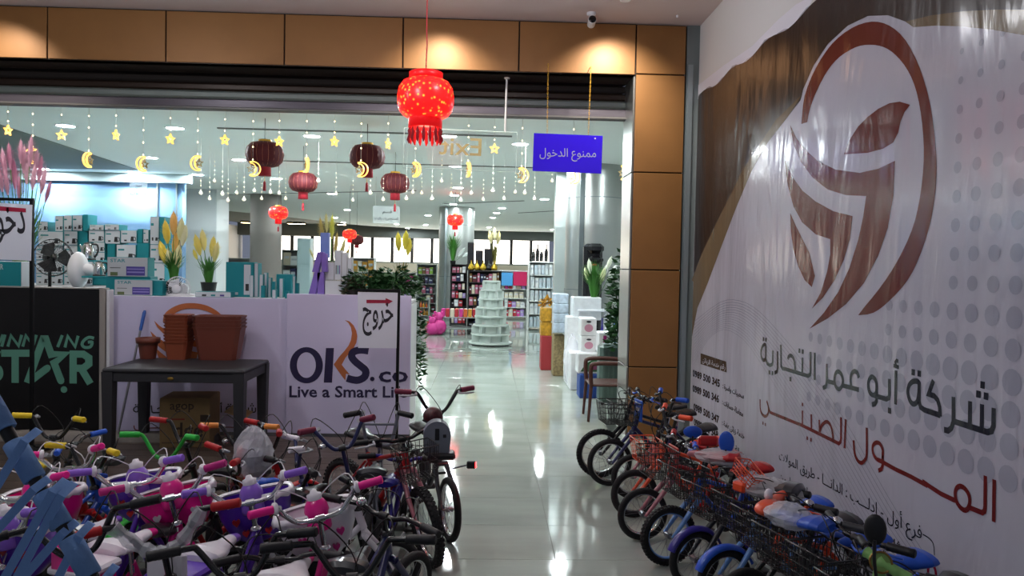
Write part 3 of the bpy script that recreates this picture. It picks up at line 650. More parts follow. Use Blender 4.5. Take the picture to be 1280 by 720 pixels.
# big lit lantern
p = at_y(532, 125, 6.5)
lan = thing('lit_red_lantern', 'large glowing red lantern with bead fringe hanging in front of the gold fascia', 'lantern', (p.x, p.y, p.z))
r = .236
lb = MB(); n = 48
prof = [(.60, .172), (.80, .150), (.95, .10), (1.0, .035), (1.0, -.03), (.94, -.09), (.80, -.132), (.62, -.155)]
ml = MATS.get('lantern_body') or mat('lantern_body', 'e21a1a', .28, emit=.9, ecol='ff1414')
nt = ml.node_tree; tc = nt.nodes.new('ShaderNodeTexCoord'); mp_ = nt.nodes.new('ShaderNodeMapping'); vo = nt.nodes.new('ShaderNodeTexVoronoi'); vo.inputs['Scale'].default_value = 26
cr = nt.nodes.new('ShaderNodeValToRGB'); cr.color_ramp.elements[0].position = .08; cr.color_ramp.elements[0].color = lin('ffb43c'); cr.color_ramp.elements[1].position = .34; cr.color_ramp.elements[1].color = lin('ff1212')
nt.links.new(tc.outputs['Object'], vo.inputs[0]); nt.links.new(vo.outputs['Distance'], cr.inputs[0]); nt.links.new(cr.outputs[0], nt.nodes['Principled BSDF'].inputs['Emission Color'])
lb.lathe([(a*r, z) for a, z in prof], ml, n); lb.build('shade', lan)
MB().lathe([(r*.56, .17), (r*.60, .175), (r*.60, .225), (r*.54, .232), (r*.5, .225)], m_redcap, 32).build('top_collar', lan)
MB().lathe([(r*.60, -.15), (r*.60, -.235), (r*.56, -.235)], m_redcap, 32).build('bottom_collar', lan)
lamp('lantern_bulb', 'POINT', (p.x, p.y, p.z-.32), 3, (1, .15, .1), .1)
fm = None
for i in range(16):
    a = 2*PI*i/16; f = MB(); f.tube([(0, 0, 0), (.006, 0, -.02), (-.004, 0, -.05), (.010, 0, -.10), (.002, 0, -.13)], [.004, .012, .015, .014, .004], m_tas, 6)
    if fm is None: fm = f.build('bead_fringe', lan, (r*.55*math.cos(a), r*.55*math.sin(a), -.235))
    else: inst(fm, 'bead_fringe', lan, (r*.55*math.cos(a), r*.55*math.sin(a), -.235), a)
c = MB(); L = ZC-p.z
c.tube([(0, 0, .22), (0, 0, .30), (.006, 0, .45), (0, 0, .6), (0, 0, L)], .005, m_cable, 6).build('cable', lan)
ch = MB()
for i in range(9):
    z = .235+i*.024; ch.tube([(-.006*(i % 2 == 0), -.006*(i % 2), z), (0, 0, z+.016), (.006*(i % 2 == 0), .006*(i % 2), z), (0, 0, z-.016)], .0018, m_cable, 5, True)
ch.build('chain', lan)
# dark red cloth lanterns
def lantern(px, py, y, rad, label, lit=False, group=None):
    p = at_y(px, py, y); t = thing('paper_lantern', label, 'lantern', (p.x, p.y, p.z), group=group)
    mm = ml if lit else m_dred; b = MB(); n = 40; V = []; Fs = []; pr = [(.32, .36), (.7, .31), (.93, .18), (1, 0), (.93, -.18), (.7, -.31), (.32, -.36)]
    pr = smooth([(a, b_) for a, b_ in pr], 2); NN = 48
    for a, z in pr:
        for j in range(NN): g = 2*PI*j/NN; k = a*rad*(1-.035*abs(math.cos(g*10))); V.append((k*math.cos(g), k*math.sin(g), z*2*rad*.95))
    for i in range(len(pr)-1):
        for j in range(NN): Fs.append((i*NN+j, (i+1)*NN+j, (i+1)*NN+(j+1) % NN, i*NN+(j+1) % NN))
    b.add(V, [f[::-1] for f in Fs], mm, True).build('shade', t)
    rb = MB()
    if not lit:
        for j in range(20):
            g = 2*PI*(j+.5)/20+PI/20*0; rb.tube([(a*rad*1.002*math.cos(g), a*rad*1.002*math.sin(g), z*2*rad*.95) for a, z in pr[::2]], .002*rad/.2, m_rib, 4)
        rb.build('ribs', t)['kind'] = 'stuff'
    MB().lathe([(rad*.33, rad*.66), (rad*.33, rad*.78), (rad*.1, rad*.80)], m_goldp, 20).build('gold_cap', t)
    MB().lathe([(rad*.33, -rad*.67), (rad*.34, -rad*1.15), (rad*.30, -rad*1.16)], m_redcap if lit else m_tas, 20).build('skirt', t)
    MB().tube([(0, 0, -rad*1.1), (0, 0, -rad*1.45)], .004, m_goldp, 5).tube([(0, 0, -rad*1.42), (0, 0, -rad*1.5), (0, 0, -rad*1.95)], [rad*.03, rad*.08, rad*.09], m_tas, 8).build('tassel', t)
    MB().tube([(0, 0, rad*.75), (0, 0, ZS-p.z)], .004, mat('thin_dark_cord', '2b2b2b', .6), 5).build('cord', t)
lantern(331, 193, 9.4, .225, 'dark red cloth lantern hanging highest at the left of the shop ceiling')
lantern(379, 228, 11.6, .215, 'dark red cloth lantern hanging lower, right of the highest left one')
lantern(459, 196, 9.6, .22, 'dark red cloth lantern hanging beside the moon lights left of the exit sign')
lantern(494, 229, 12.0, .225, 'dark red cloth lantern nearest to the clear exit sign')
lantern(348, 266, 13.8, .17, 'small glowing red lantern below the dark lanterns above the grey column', True)
lantern(569, 275, 18.5, .20, 'small glowing red lantern in front of the steel column mid shop', True)
lantern(437, 293, 17.5, .16, 'small glowing red lantern above the white perfume boxes', True)
lantern(446, 300, 19.0, .17, 'small dull red lantern right behind a glowing one above the perfume boxes')

# fairy light curtain under the shutter
m_fairy = mat('warm_fairy_glow', 'ffd884', .4, emit=1.1, ecol='ffc04c'); m_bulb = mat('fairy_bulb_glow', 'fff0c0', .4, emit=4, ecol='ffe2a0'); m_clear = mat('clear_plastic_shape', 'e0cf9c', .15, trans=.5); m_wire = mat('pale_wire', 'cfcac0', .4)
def star(r1, r2): return [((r1 if i % 2 == 0 else r2)*math.sin(PI*i/5), (r1 if i % 2 == 0 else r2)*math.cos(PI*i/5)) for i in range(10)]
def ringstrip(mb, P, w, d, m):
    for q in stroke([(a, b) for a, b in P], w, True): mb.add([(x, -d/2, z) for x, z in q]+[(x, d/2, z) for x, z in q], [(0, 1, 2, 3), (7, 6, 5, 4), (0, 4, 5, 1), (1, 5, 6, 2), (2, 6, 7, 3), (3, 7, 4, 0)], m)
def moon(r): 
    o = [(-r*math.sin(t)*1.0, r*math.cos(t)) for t in [PI*(-.12+1.24*i/14) for i in range(15)]]
    i_ = [(-r*.72*math.sin(t)+r*.30, r*.80*math.cos(t)) for t in [PI*(0+1.0*i/12) for i in range(12, -1, -1)]]
    return o+i_
STARS = 'string of warm fairy lights ending in a small glowing star'; MOONS = 'string of warm fairy lights ending in a glowing crescent moon'
FL = [(10, 163, 's', 80), (41, 195, 'm', 20), (77, 169, 's', 8), (111, 200, 'm', 75), (145, 169, 's', 80), (179, 205, 'm', 60), (213, 174, 's', 60), (247, 204, 'm', -10), (281, 175, 's', 55), (316, 211, 'm', 190), (349, 177, 's', 50), (383, 206, 'm', 120),
      (418, 177, 's', 50), (451, 212, 'm', 170), (485, 180, 's', 70), (519, 212, 'm', 140), (585, 212, 'm', 110), (618, 186, 's', 20), (652, 219, 'm', 200), (716, 221, 'm', 190), (780, 216, 'm', 170)]
ORD = ['first', 'second', 'third', 'fourth', 'fifth', 'sixth', 'seventh', 'eighth', 'ninth', 'tenth', 'eleventh', 'twelfth', 'thirteenth']
cnt = {'s': 0, 'm': 0}
for px, py, k, a in FL:
    p = at_y(px, py, 8.55); zt_ = ZS; a = math.radians(a)
    lb_ = ORD[cnt[k]]+' '+('star' if k == 's' else 'crescent moon')+' string of warm fairy lights, counted from the left'; cnt[k] += 1
    t = thing('fairy_light_string', lb_, 'fairy lights', (p.x, p.y, p.z), a, 'star strings of the light curtain' if k == 's' else 'moon strings of the light curtain')
    MB().tube([(0, 0, .07), (0, 0, zt_-p.z)], .0016, m_wire, 4).build('wire', t)
    nb = 2 if k == 's' else 4; bm_ = None
    for i in range(nb):
        z = .10+(zt_-p.z-.15)*i/nb
        if bm_ is None: bm_ = MB().ball((0, 0, 0), .0075, m_bulb, 8).build('bulb', t, (0, 0, z))
        else: inst(bm_, 'bulb', t, (0, 0, z))
    s = MB()
    if k == 's': ringstrip(s, star(.050, .022), .013, .02, m_fairy); s.build('star', t)
    else:
        ringstrip(s, [(x, z) for x, z in moon(.080)], .010, .02, m_fairy); s.build('moon', t)
        s2_ = MB(); ringstrip(s2_, [(x+.02, z) for x, z in star(.042, .018)], .010, .016, m_clear); s2_.build('inner_star', t)
# crystal drop curtain deeper in the shop
m_crys = mat('crystal_glow', 'fff6dc', .05, trans=.6, emit=.22, ecol='fff0cf')  # faint glow put into the clear drops, which are no lamps
proto = None
for i, px in enumerate([251, 262, 268, 278, 285, 296, 305, 318, 327, 338, 349, 357, 398, 420, 441, 463, 479, 491, 508, 516, 527, 540, 552, 564, 576, 589, 604, 616, 630, 644, 656, 668, 690]):
    py = [241, 248, 226, 242, 250, 241, 249, 238, 248, 240][i % 10]; yy = 11.0+(i % 3)*.8; p = at_y(px, py, yy)
    if proto is None:
        proto = thing('crystal_drop_string', 'thin string of clear beads ending in a round crystal drop', 'crystal drops', (p.x, p.y, p.z), group='curtain of crystal drops under the shop ceiling')
        MB().lathe([(.0001, .05), (.012, .025), (.028, 0), (.022, -.02), (.0001, -.03)], m_crys, 10).build('drop', proto)
        b = None
        for z in (.10, .17, .24, .31):
            if b is None: b = MB().ball((0, 0, 0), .009, m_crys, 8).build('bead', proto, (0, 0, z))
            else: inst(b, 'bead', proto, (0, 0, z))
        MB().tube([(0, 0, .05), (0, 0, ZS-p.z)], .0012, m_wire, 4).build('thread', proto)
    else:
        o = copy_tree(proto); o.location = p
        for c_ in o.children:
            if c_.name.startswith('thread'): c_.scale.z = (ZS-p.z-.0)/(ZS-proto.location.z)

# blue no-entry sign on two chains
ys = 7.74; a = at_y(667, 167, ys); b = at_y(752, 216.5, ys); cx_, cz_ = (a.x+b.x)/2, (a.z+b.z)/2; Wd, H = b.x-a.x, a.z-b.z
bs = thing('hanging_sign', 'royal blue sign with grey Arabic lettering hanging on two thin chains', 'sign', (cx_, ys, cz_)); bs.rotation_euler.y = math.radians(.9)
m_blues = mat('royal_blue_acrylic', '2c16b4', .12, coat=.6, emit=.10, ecol='2a10d0')
MB().rbox((0, 0, 0), (Wd, .008, H), .002, m_blues).build('board', bs)
q0 = at_y(674.5, 196, ys); q1 = at_y(745, 196, ys); mb = MB()
put_text(mb, arabic('ممنوع الدخول'), (q0.x-cx_, q0.z-cz_), (q1.x-cx_, q1.z-cz_), .118, mat('grey_lettering', '8d8fa8', .5), lambda u, v, l: (u, -.004-l, v), .03, lift=.0008); mb.build('sign_lettering', bs)
for px, py in ((683.5, 80), (737, 83)):
    t = at_y(px, py, ys); b_ = at_y(px if px < 700 else 735, 168, ys); c = MB(); n = 30; L = t.z-b_.z; ln = L/n*1.45
    for i in range(n):
        f = (i+.5)/n; cx = b_.x+(t.x-b_.x)*f-cx_; cz = b_.z+L*f-cz_; e1 = (.005, 0) if i % 2 else (0, .005)
        c.tube([(cx-e1[0], -e1[1], cz-ln*.25), (cx-e1[0], -e1[1], cz+ln*.25), (cx, 0, cz+ln*.5), (cx+e1[0], e1[1], cz+ln*.25), (cx+e1[0], e1[1], cz-ln*.25), (cx, 0, cz-ln*.5)], .0016, m_goldp, 4, True)
    c.tube([(t.x-cx_, 0, t.z-cz_), (t.x-cx_, .10, t.z-cz_+.012)], .004, m_goldp, 5)
    c.build('chain', bs)
MB().tube([(.27, -.005, H/2-.03), (.27, -.012, H/2-.03)], .008, m_wire, 8).build('screw', bs)
# clear exit sign with mirrored gilt lettering
ye_ = 8.05; a = at_y(505, 161, ye_); b = at_y(645, 214, ye_); cx_, cz_ = (a.x+b.x)/2, (a.z+b.z)/2; Wd, H = b.x-a.x, a.z-b.z
es = thing('clear_sign', 'clear acrylic exit sign with mirrored gilt lettering hanging from a white rod', 'sign', (cx_, ye_, cz_)); es.rotation_euler.y = math.radians(1)
MB().rbox((0, 0, 0), (Wd, .008, H), .002, mat('clear_acrylic', 'ffffff', .02, trans=1.0, ior=1.3)).build('pane', es)
fr = MB()
for x0_, z0_, x1_, z1_ in ((-Wd/2, -H/2, Wd/2, -H/2), (-Wd/2, H/2, Wd/2, H/2), (-Wd/2, -H/2, -Wd/2, H/2), (Wd/2, -H/2, Wd/2, H/2)): fr.tube([(x0_, 0, z0_), (x1_, 0, z1_)], .005, mat('pale_acrylic_edge', 'cfe0da', .3), 4)
fr.build('edge', es)
q0 = at_y(601.5, 194.5, ye_); q1 = at_y(549, 194, ye_); mb = MB(); Lx = q0.x-q1.x
put_text(mb, 'Exit', (0, 0), (Lx, 0), .26, mat('gilt_lettering', '9c9468', .4, .5), lambda u, v, l: (q0.x-cx_-u, -.006-l, q0.z-cz_+v), .006); mb.build('sign_lettering', es)
t = at_y(632, 98, ye_); MB().tube([(t.x-cx_, 0, zf-cz_), (t.x-cx_, 0, H/2)], .011, mat('white_rod', 'dcdcdc', .4), 8).lathe([(.03, zf-cz_-.015), (.03, zf-cz_)], m_wire, 12, (t.x-cx_, 0, 0)).build('rod', es)
t = at_y(520, 150, ye_); MB().tube([(-Wd*.35, 0, H/2), (-Wd*.35, 0, zf-cz_)], .002, m_wire, 4).build('wire', es)
# security camera
p = at_y(739, 31, 7.55)
sc_ = thing('security_camera', 'small white bullet camera with a black front under the hall ceiling', 'camera', (p.x, p.y, ZC))
MB().lathe([(.045, 0), (.045, -.02), (.03, -.03)], m_edge, 20).tube([(0, 0, -.02), (0, -.01, -.07)], .014, m_edge, 8).build('bracket', sc_)
M_ = Matrix.Translation((0, -.03, -.10)) @ Matrix.Rotation(math.radians(78), 4, 'X')
MB().lathe([(.03, -.06), (.038, -.05), (.038, .05), (.04, .055)], m_edge, 20, M=M_).build('housing', sc_)
MB().lathe([(.036, .052), (.036, .062), (.0001, .064)], mat('camera_black_glass', '08080a', .1), 20, M=M_).build('front', sc_)
MB().lathe([(.012, 0), (.012, -.02), (.008, -.022)], m_edge, 10, (at_y(851, 22, 7.4).x-p.x-.0, 0, 0)).build('sensor', sc_)

# ================================================================== TABLE and what stands on it
m_tab = mat('charcoal_plastic', '2f2f33', .5, bump=.05, bscale=90)
fl_ = at_z(136, 572, .03); tx0 = fl_.x-.05; ty0 = fl_.y-.03; br_ = at_z(327, 549, .03); tx1 = br_.x+.07; ty1 = 7.36; tz = .80
tb = thing('plastic_table', 'dark grey plastic table holding brown plant pots before the counter', 'table', ((tx0+tx1)/2, (ty0+ty1)/2, .025)); O = tb.location.copy()
w, d = tx1-tx0, ty1-ty0; h = tz-.025
MB().rbox((0, 0, h-.018), (w, d, .036), .012, m_tab).build('table_top', tb)
for i in range(7): pass
ap = MB()
for sy in (-1, 1): ap.rbox((0, sy*(d/2-.025), h-.075), (w-.06, .025, .08), .006, m_tab)
for sx in (-1, 1): ap.rbox((sx*(w/2-.025), 0, h-.075), (.025, d-.06, .08), .006, m_tab)
ap.build('apron', tb)
lg = None
for sx in (-1, 1):
    for sy in (-1, 1):
        l = MB(); x, y = sx*(w/2-.045), sy*(d/2-.045)
        l.box((x, y, (h-.03)/2), (.07, .07, h-.03), m_tab, taper=1.35).build('leg', tb)
MB().ball((.0, -d/2-.0, h-.06), (.028, .006, .014), mat('gilt_badge', '9a7a35', .4, .6), 12).build('badge', tb, (-.02, 0, -.02))
m_terra = mat('terracotta_plastic', '8a4632', .45); m_terra2 = mat('red_brown_plastic', '6e382b', .4); m_rust = mat('rust_plastic', '8f4930', .45)
# small round pot
p = at_z(185, 448, tz+.001)
sp = thing('plant_pot', 'small round terracotta pot with a wide rim on the left of the table', 'plant pot', (p.x, p.y, tz+.001))
MB().lathe([(.068, 0), (.088, .15), (.088, .155)], m_terra2, 28).build('body', sp); MB().lathe([(.088, .145), (.104, .145), (.108, .195), (.100, .195), (.092, .15)], m_terra2, 28).build('rim', sp)
def sqpot(w0, w1, h, rim, m, dy=1.0):
    b = MB()
    def rr(w, z, q=.18):
        a = w/2; c_ = a*q; A = dy
        return [(-a+c_, -a*A, z), (a-c_, -a*A, z), (a, -a*A+c_, z), (a, a*A-c_, z), (a-c_, a*A, z), (-a+c_, a*A, z), (-a, a*A-c_, z), (-a, -a*A+c_, z)]
    prof = [(w0, 0), (w1, h-rim), (w1+.012, h-rim), (w1+.022, h), (w1+.006, h), (w1-.012, h-rim), (w0-.012, .01)]
    V = [p for w_, z in prof for p in rr(w_, z)]; Fs = [tuple(range(7, -1, -1))]
    for j in range(len(prof)-1):
        for i in range(8): Fs.append((j*8+i, j*8+(i+1) % 8, (j+1)*8+(i+1) % 8, (j+1)*8+i))
    Fs.append(tuple(range((len(prof)-1)*8, len(prof)*8)))
    return b.add(V, Fs, m)
p = at_z(220, 449.5, tz+.001); proto = None
for i in range(9):
    if proto is None: o = proto = sqpot(.165, .205, .17, .016, m_rust).build('square_pot', None)
    else: o = inst(proto, 'square_pot')
    o.location = (p.x+.004*(i % 2), p.y+.07, tz+.001+.031*i); o.rotation_euler.z = .03*((i*7) % 3-1)
    tag(o, 'bottom square brown pot of the tall nested stack on the table' if i == 0 else 'top square brown pot of the tall nested stack on the table' if i == 8 else ORD[i]+' square brown pot from the bottom of the tall nested stack', 'plant pot', 'nested square pots on the table')
p = at_z(268, 451, tz+.001); proto = None
for i in range(4):
    if proto is None: o = proto = sqpot(.34, .43, .31, .02, m_terra2, .62).build('planter_box', None)
    else: o = inst(proto, 'planter_box')
    o.location = (p.x, p.y+.14, tz+.001+.034*i); o.rotation_euler.z = .05
    tag(o, ['lowest big rectangular brown planter of the stack on the table', 'second big brown planter from the bottom of its stack on the table', 'third big brown planter from the bottom of its stack on the table', 'topmost big rectangular brown planter of the stack on the table'][i], 'planter', 'stacked rectangular planters')
# broom stick
a = at_y(147.5, 546, 7.25); b = at_y(181, 388, 7.58)
st_ = thing('broom_stick', 'thin grey metal stick with a blue handle leaning on the counter', 'broom stick', (a.x, a.y, .10)); v = Vector((b.x, b.y, b.z))-Vector((a.x, a.y, .10))
MB().tube([(0, 0, 0), tuple(v*.84)], .011, mat('grey_metal', '8b8b92', .3, .8), 10).build('rod', st_); MB().tube([tuple(v*.83), tuple(v*.85), tuple(v*.98), tuple(v)], [.013, .016, .017, .010], mat('blue_handle', '2a5cae', .4), 10).build('handle', st_)
# carton under the table
m_card = mat('cardboard', '8e754e', .8, bump=.1, bscale=30, var=.15); m_cp = mat('carton_print', '3d3126', .8)
a = at_z(206, 553, .025); b = at_z(266, 553, .025); p = Vector((a.x, 7.0, .025)); cw = (at_y(266, 540, 7.0).x-at_y(205, 540, 7.0).x); chh = at_y(230, 499, 7.0).z-.025
bx = thing('cardboard_box', 'brown printed cardboard box standing on the boards under the table', 'box', (p.x+cw/2+.02, 7.0+.22, .025), .10)
MB().rbox((0, 0, chh/2), (cw, .38, chh), .004, m_card).build('body', bx)
MB().box((0, 0, chh+.002), (cw-.01, .375, .004), mat('carton_flap', '9a8058', .8)).box((cw/2+.09, -.0, chh-.03), (.20, .36, .004), m_card, Matrix.Rotation(.35, 4, 'Y')).build('flap', bx)
for s, x0_, x1_, z, hh in (('agop', -.13, .08, .78, .11), ('dge', -.1, .16, .22, .19)):
    mb = MB(); put_text(mb, s, (x0_, chh*z), (x1_, chh*z), hh, m_cp, lambda u, v, l: (u, -.19-l, v), .01); mb.build('lettering', bx)
MB().box((.17, -.191, chh*.6), (.07, .002, .06), m_cp).box((0, -.191, chh*.10), (cw*.9, .002, .006), m_cp).box((-.1, -.191, chh*.58), (.2, .002, .014), mat('red_carton_print', '8a3426', .7)).build('print_marks', bx)['kind'] = 'stuff'

# ================================================================== blue webbed frame, close to the lens at the lower left
m_bt = mat('blue_foam_sleeve', '6c92c4', .75, bump=.25, bscale=70); m_bs = mat('blue_webbing', '7aa2da', .55, bump=.15, bscale=120); m_gap = mat('black_tube', '15161a', .4)
yb = 1.5; ax0 = at_y(-40, 455, yb+.05); ax1 = at_y(140, 765, yb-.05)
ft = thing('webbed_frame', 'blue foam-sleeved tube frame with slanting blue straps at the lower left', 'frame', (ax1.x, ax1.y, 0)); O = ft.location
T_ = lambda p: tuple(Vector(p)-O)
dirv = (ax1-ax0); leg_end = ax1 + dirv*(ax1.z/(ax0.z-ax1.z)); leg_end.z = .0
MB().tube([T_(ax0), T_(leg_end)], .013, m_gap, 10).build('tube', ft)
yv = lambda px, py: at_y(px, py, yb)
for y0_, y1_ in ((455, 540), (556, 603), (620, 661), (676, 722)):
    f0 = (y0_-455)/310; f1 = (y1_-455)/310; MB().tube([T_(ax0+dirv*f0), T_(ax0+dirv*(f0+.004)), T_(ax0+dirv*(f1-.004)), T_(ax0+dirv*f1)], [.0185, .0205, .0205, .0185], m_bt, 24).build('foam_sleeve', ft)
for i in range(4):
    f0 = .91+.22*i; MB().tube([T_(ax0+dirv*f0), T_(ax0+dirv*(f0+.18))], .0205, m_bt, 24).build('foam_sleeve', ft)
def strap(a, b, w=.016):
    A, B = at_y(*a, yb-.035), at_y(*b, yb-.02); v = (B-A).normalized(); s = v.cross(Vector((0, 1, 0))).normalized()*w/2; t = v.cross(s).normalized()*.0015
    A2 = A-v*.018+Vector((0, .03, 0)); P_ = [A2, A, B]; V = []
    for q in P_: V += [T_(q-s-t), T_(q+s-t), T_(q+s+t), T_(q-s+t)]
    Fs = [(0, 1, 2, 3), (11, 10, 9, 8)]
    for k in (0, 4): Fs += [(k+i, k+4+i, k+4+(i+1) % 4, k+(i+1) % 4) for i in range(4)]
    MB().add(V, Fs, m_bs).build('strap', ft)
for a, b in (((31, 551), (-30, 650)), ((42, 612), (-40, 703)), ((66, 615), (-22, 772)), ((77, 619), (-2, 765)), ((78, 667), (-2, 757)), ((99, 670), (48, 772)), ((131, 724), (105, 780))): strap(a, b)
# ================================================================== BICYCLES
m_rub = mat('black_rubber', '17171a', .7, bump=.3, bscale=120); m_chr = mat('chrome', 'd8dade', .12, 1.0); m_stl = mat('grey_steel', '8e9096', .3, .9)
m_blk = mat('gloss_black', '141417', .25, coat=.4); m_bpl = mat('black_plastic', '1b1b1e', .45); m_wire = mat('pale_wire'); m_wcab = mat('white_cable', 'd9d6dc', .4); m_bcab = mat('black_cable', '101012', .4)
PAL = dict(pink='f01292', hot='e8168c', mag='b81a78', purple='5626b0', lilac='8b5fd0', white='e6e2ea', red='b3161c', dred='7c1a22', black='17171b', navy='23285a', blue='1f56c8', lblue='5e8fd2', green='22b33a', yellow='e6c81e', orange='e8502a', amber='e89040', grey='6f7480', rose='b06a76', silver='b9bcc2', lime='8fd03a', charcoal='2e3036', indigo='2c2388', maroon='7a2340')
def pc(c, rough=.28): return mat('paint_'+c, PAL[c], rough, coat=.5)
CA = {}
def cached(key, fn):
    if key not in CA: CA[key] = fn().build('x') ; bpy.context.scene.collection.objects.unlink(CA[key])
    return CA[key]
def put(key, fn, name, parent, M=None, **tg):
    src = cached(key, fn); o = bpy.data.objects.new(name, src.data); C.objects.link(o)
    if parent is not None: o.parent = parent
    if M is not None: o.matrix_local = M
    if tg: tag(o, **tg)
    return o
def tyre_mb(r, w, knob):
    b = MB(); NS = 40 if r > .14 else 30; n = 9; V = []; Fs = []
    for i in range(NS):
        a = 2*PI*i/NS
        for j in range(n):
            g = 2*PI*j/n; rr = r-w/2+w/2*math.cos(g); V.append((rr*math.cos(a), w/2*math.sin(g), rr*math.sin(a)))
    for i in range(NS):
        for j in range(n): Fs.append((i*n+j, i*n+(j+1) % n, ((i+1) % NS)*n+(j+1) % n, ((i+1) % NS)*n+j))
    b.add(V, Fs, m_rub, True)
    if knob:
        nk = 46
        for i in range(nk):
            for k, s in enumerate((-1, 0, 1)):
                a = 2*PI*(i+.5*(k % 2))/nk; M = Matrix.Rotation(-a, 4, 'Y') @ Matrix.Translation((r-.002-(.004 if s else 0), s*w*.33, 0)); b.box((0, 0, 0), (.010, w*.26, r*.075), m_rub, M)
    return b
def rim_mb(r, m):
    b = MB(); b.lathe([(r-.004, -.011), (r+.002, -.013), (r+.002, .013), (r-.004, .011), (r-.010, 0), (r-.004, -.011)], m, 32, M=Matrix.Rotation(PI/2, 4, 'X'), cap=False); return b
def spoke_mb(r, m, n=16):
    b = MB()
    for i in range(n):
        a = 2*PI*i/n; s = .014 if i % 2 else -.014; a2 = a+(.35 if i % 4 < 2 else -.35); b.tube([(.016*math.cos(a2), s, .016*math.sin(a2)), (r*math.cos(a), 0, r*math.sin(a))], .0014, m, 3, cap=False)
    return b
def mag_mb(r, m):
    b = MB()
    for i in range(5):
        a = 2*PI*i/5; b.prism([(-.016, .01), (.016, .01), (.010, r), (-.010, r)], -.010, .010, m, Matrix.Rotation(PI/2, 4, 'X') @ Matrix.Rotation(a, 4, 'Z'))
    return b
def bar_mb(style, W, m):
    b = MB(); h = W/2
    P = {'swoop': [(0, 0, 0), (.0, .05, .0), (.005, .10, .012), (-.005, .145, .06), (-.03, .175, .10), (-.06, h, .11)],
         'rise': [(0, 0, 0), (.0, .04, .0), (0, .075, .035), (0, .13, .12), (-.015, .155, .135), (-.05, h, .14)],
         'flat': [(0, 0, 0), (0, .06, .0), (.0, .10, .014), (-.01, .15, .022), (-.05, h, .022)],
         'high': [(0, 0, 0), (0, .06, 0), (0, .08, .02), (0, .115, .19), (-.02, .13, .205), (-.06, h, .20)]}[style]
    Q = [tuple(p) for p in smooth([(a[0], a[1], a[2]) for a in P], 4)]
    full = [(x, -y, z) for x, y, z in Q[::-1]]+Q[1:]
    b.tube(full, .0115, m, 9)
    if style == 'high': b.tube([(-.0, -.10, .13), (0, .10, .13)], .008, m, 8)
    b.tube([(0, -.02, 0), (0, .02, 0)], .018, m_chr if m is m_chr else m_bpl, 10)
    return b, P
def grip_mb(m, flange=None):
    b = MB(); b.lathe([(.014, 0), (.019, .004), (.0175, .012)]+[(.0175+.0012*(i % 2), .018+.009*i) for i in range(9)]+[(.019, .105), (.014, .11)], m, 12)
    if flange: b.lathe([(.015, -.016), (.026, -.012), (.027, .0), (.018, .006)], flange, 14)
    return b
def basket_mb(m, w=.25, d=.16, h=.16, dens=.028, solid=None):
    b = MB(); t = .0022
    def rect(z, k): return [(d*(-.5)*k+(d/2)*(1-k)*0, -w/2*k, z), (d/2*k, -w/2*k, z), (d/2*k, w/2*k, z), (-d/2*k, w/2*k, z)]
    lev = [0, h*.28, h*.55, h*.8, h]
    for z in lev:
        k = .80+.20*z/h; b.tube(rect(z, k), .0042 if z == h else t, m, 5, True, cap=False)
    K = .80
    nw = max(3, int(w/dens)); nd = max(2, int(d/dens))
    for i in range(nw+1):
        y = -.5+i/nw
        for sx in (-.5, .5): b.tube([(d*sx*K, w*y*K, 0), (d*sx, w*y, h)], t, m, 4, cap=False)
        b.tube([(-d*.5*K, w*y*K, 0), (d*.5*K, w*y*K, 0)], t, m, 4, cap=False)
    for i in range(nd+1):
        x = -.5+i/nd
        for sy in (-.5, .5): b.tube([(d*x*K, w*sy*K, 0), (d*x, w*sy, h)], t, m, 4, cap=False)
        b.tube([(d*x*K, -w*.5*K, 0), (d*x*K, w*.5*K, 0)], t, m, 4, cap=False)
    if solid: b.box((d/2+.006, 0, h*.5), (.006, w*.55, h*.62), solid)
    return b
def dollbasket_mb(m, trim, heart):
    """moulded basket: bowed shell, lace-edged collar, hearts on the face"""
    b = MB(); V = []; Fs = []; n = 28
    prof = [(.22, 0), (.50, .015), (.78, .055), (.95, .11), (1.0, .17)]
    for k, z in prof:
        for j in range(n): g = 2*PI*j/n; c_, s_ = math.cos(g), math.sin(g); V.append((.085*k*(abs(c_)**.7)*(1 if c_ > 0 else -1), .145*k*(abs(s_)**.7)*(1 if s_ > 0 else -1), z))
    for i in range(len(prof)-1):
        for j in range(n): Fs.append((i*n+j, i*n+(j+1) % n, (i+1)*n+(j+1) % n, (i+1)*n+j))
    Fs.append(tuple(range(n-1, -1, -1))); b.add(V, Fs, m, True)
    b2 = []
    for j in range(n):
        g = 2*PI*j/n; c_, s_ = math.cos(g), math.sin(g); x = .085*(abs(c_)**.7)*(1 if c_ > 0 else -1); y = .145*(abs(s_)**.7)*(1 if s_ > 0 else -1); b2.append((x, y))
    V = [(x*1.0, y*1.0, .16) for x, y in b2]+[(x*1.13, y*1.13, .155+.012*(j % 2)) for j, (x, y) in enumerate(b2)]+[(x*1.06, y*1.06, .185) for x, y in b2]+[(x*.96, y*.96, .178) for x, y in b2]
    b.add(V, [(i*n+j, i*n+(j+1) % n, (i+1)*n+(j+1) % n, (i+1)*n+j) for i in range(3) for j in range(n)], trim, True)
    ht = [(0, -.016), (.014, 0), (.015, .008), (.008, .013), (0, .007), (-.008, .013), (-.015, .008), (-.014, 0)]
    for y, z, s in ((-.07, .10, 1), (.0, .12, 1.2), (.07, .10, 1), (-.04, .055, .9), (.045, .05, .9)):
        for sg in (1, -1): b.prism([(a*s+y, c_*s+z) for a, c_ in ht], .070, .0885, heart, Matrix.Rotation(0 if sg > 0 else PI, 4, 'Z') @ Matrix(((0, 0, 1, 0), (1, 0, 0, 0), (0, 1, 0, 0), (0, 0, 0, 1))))
    return b
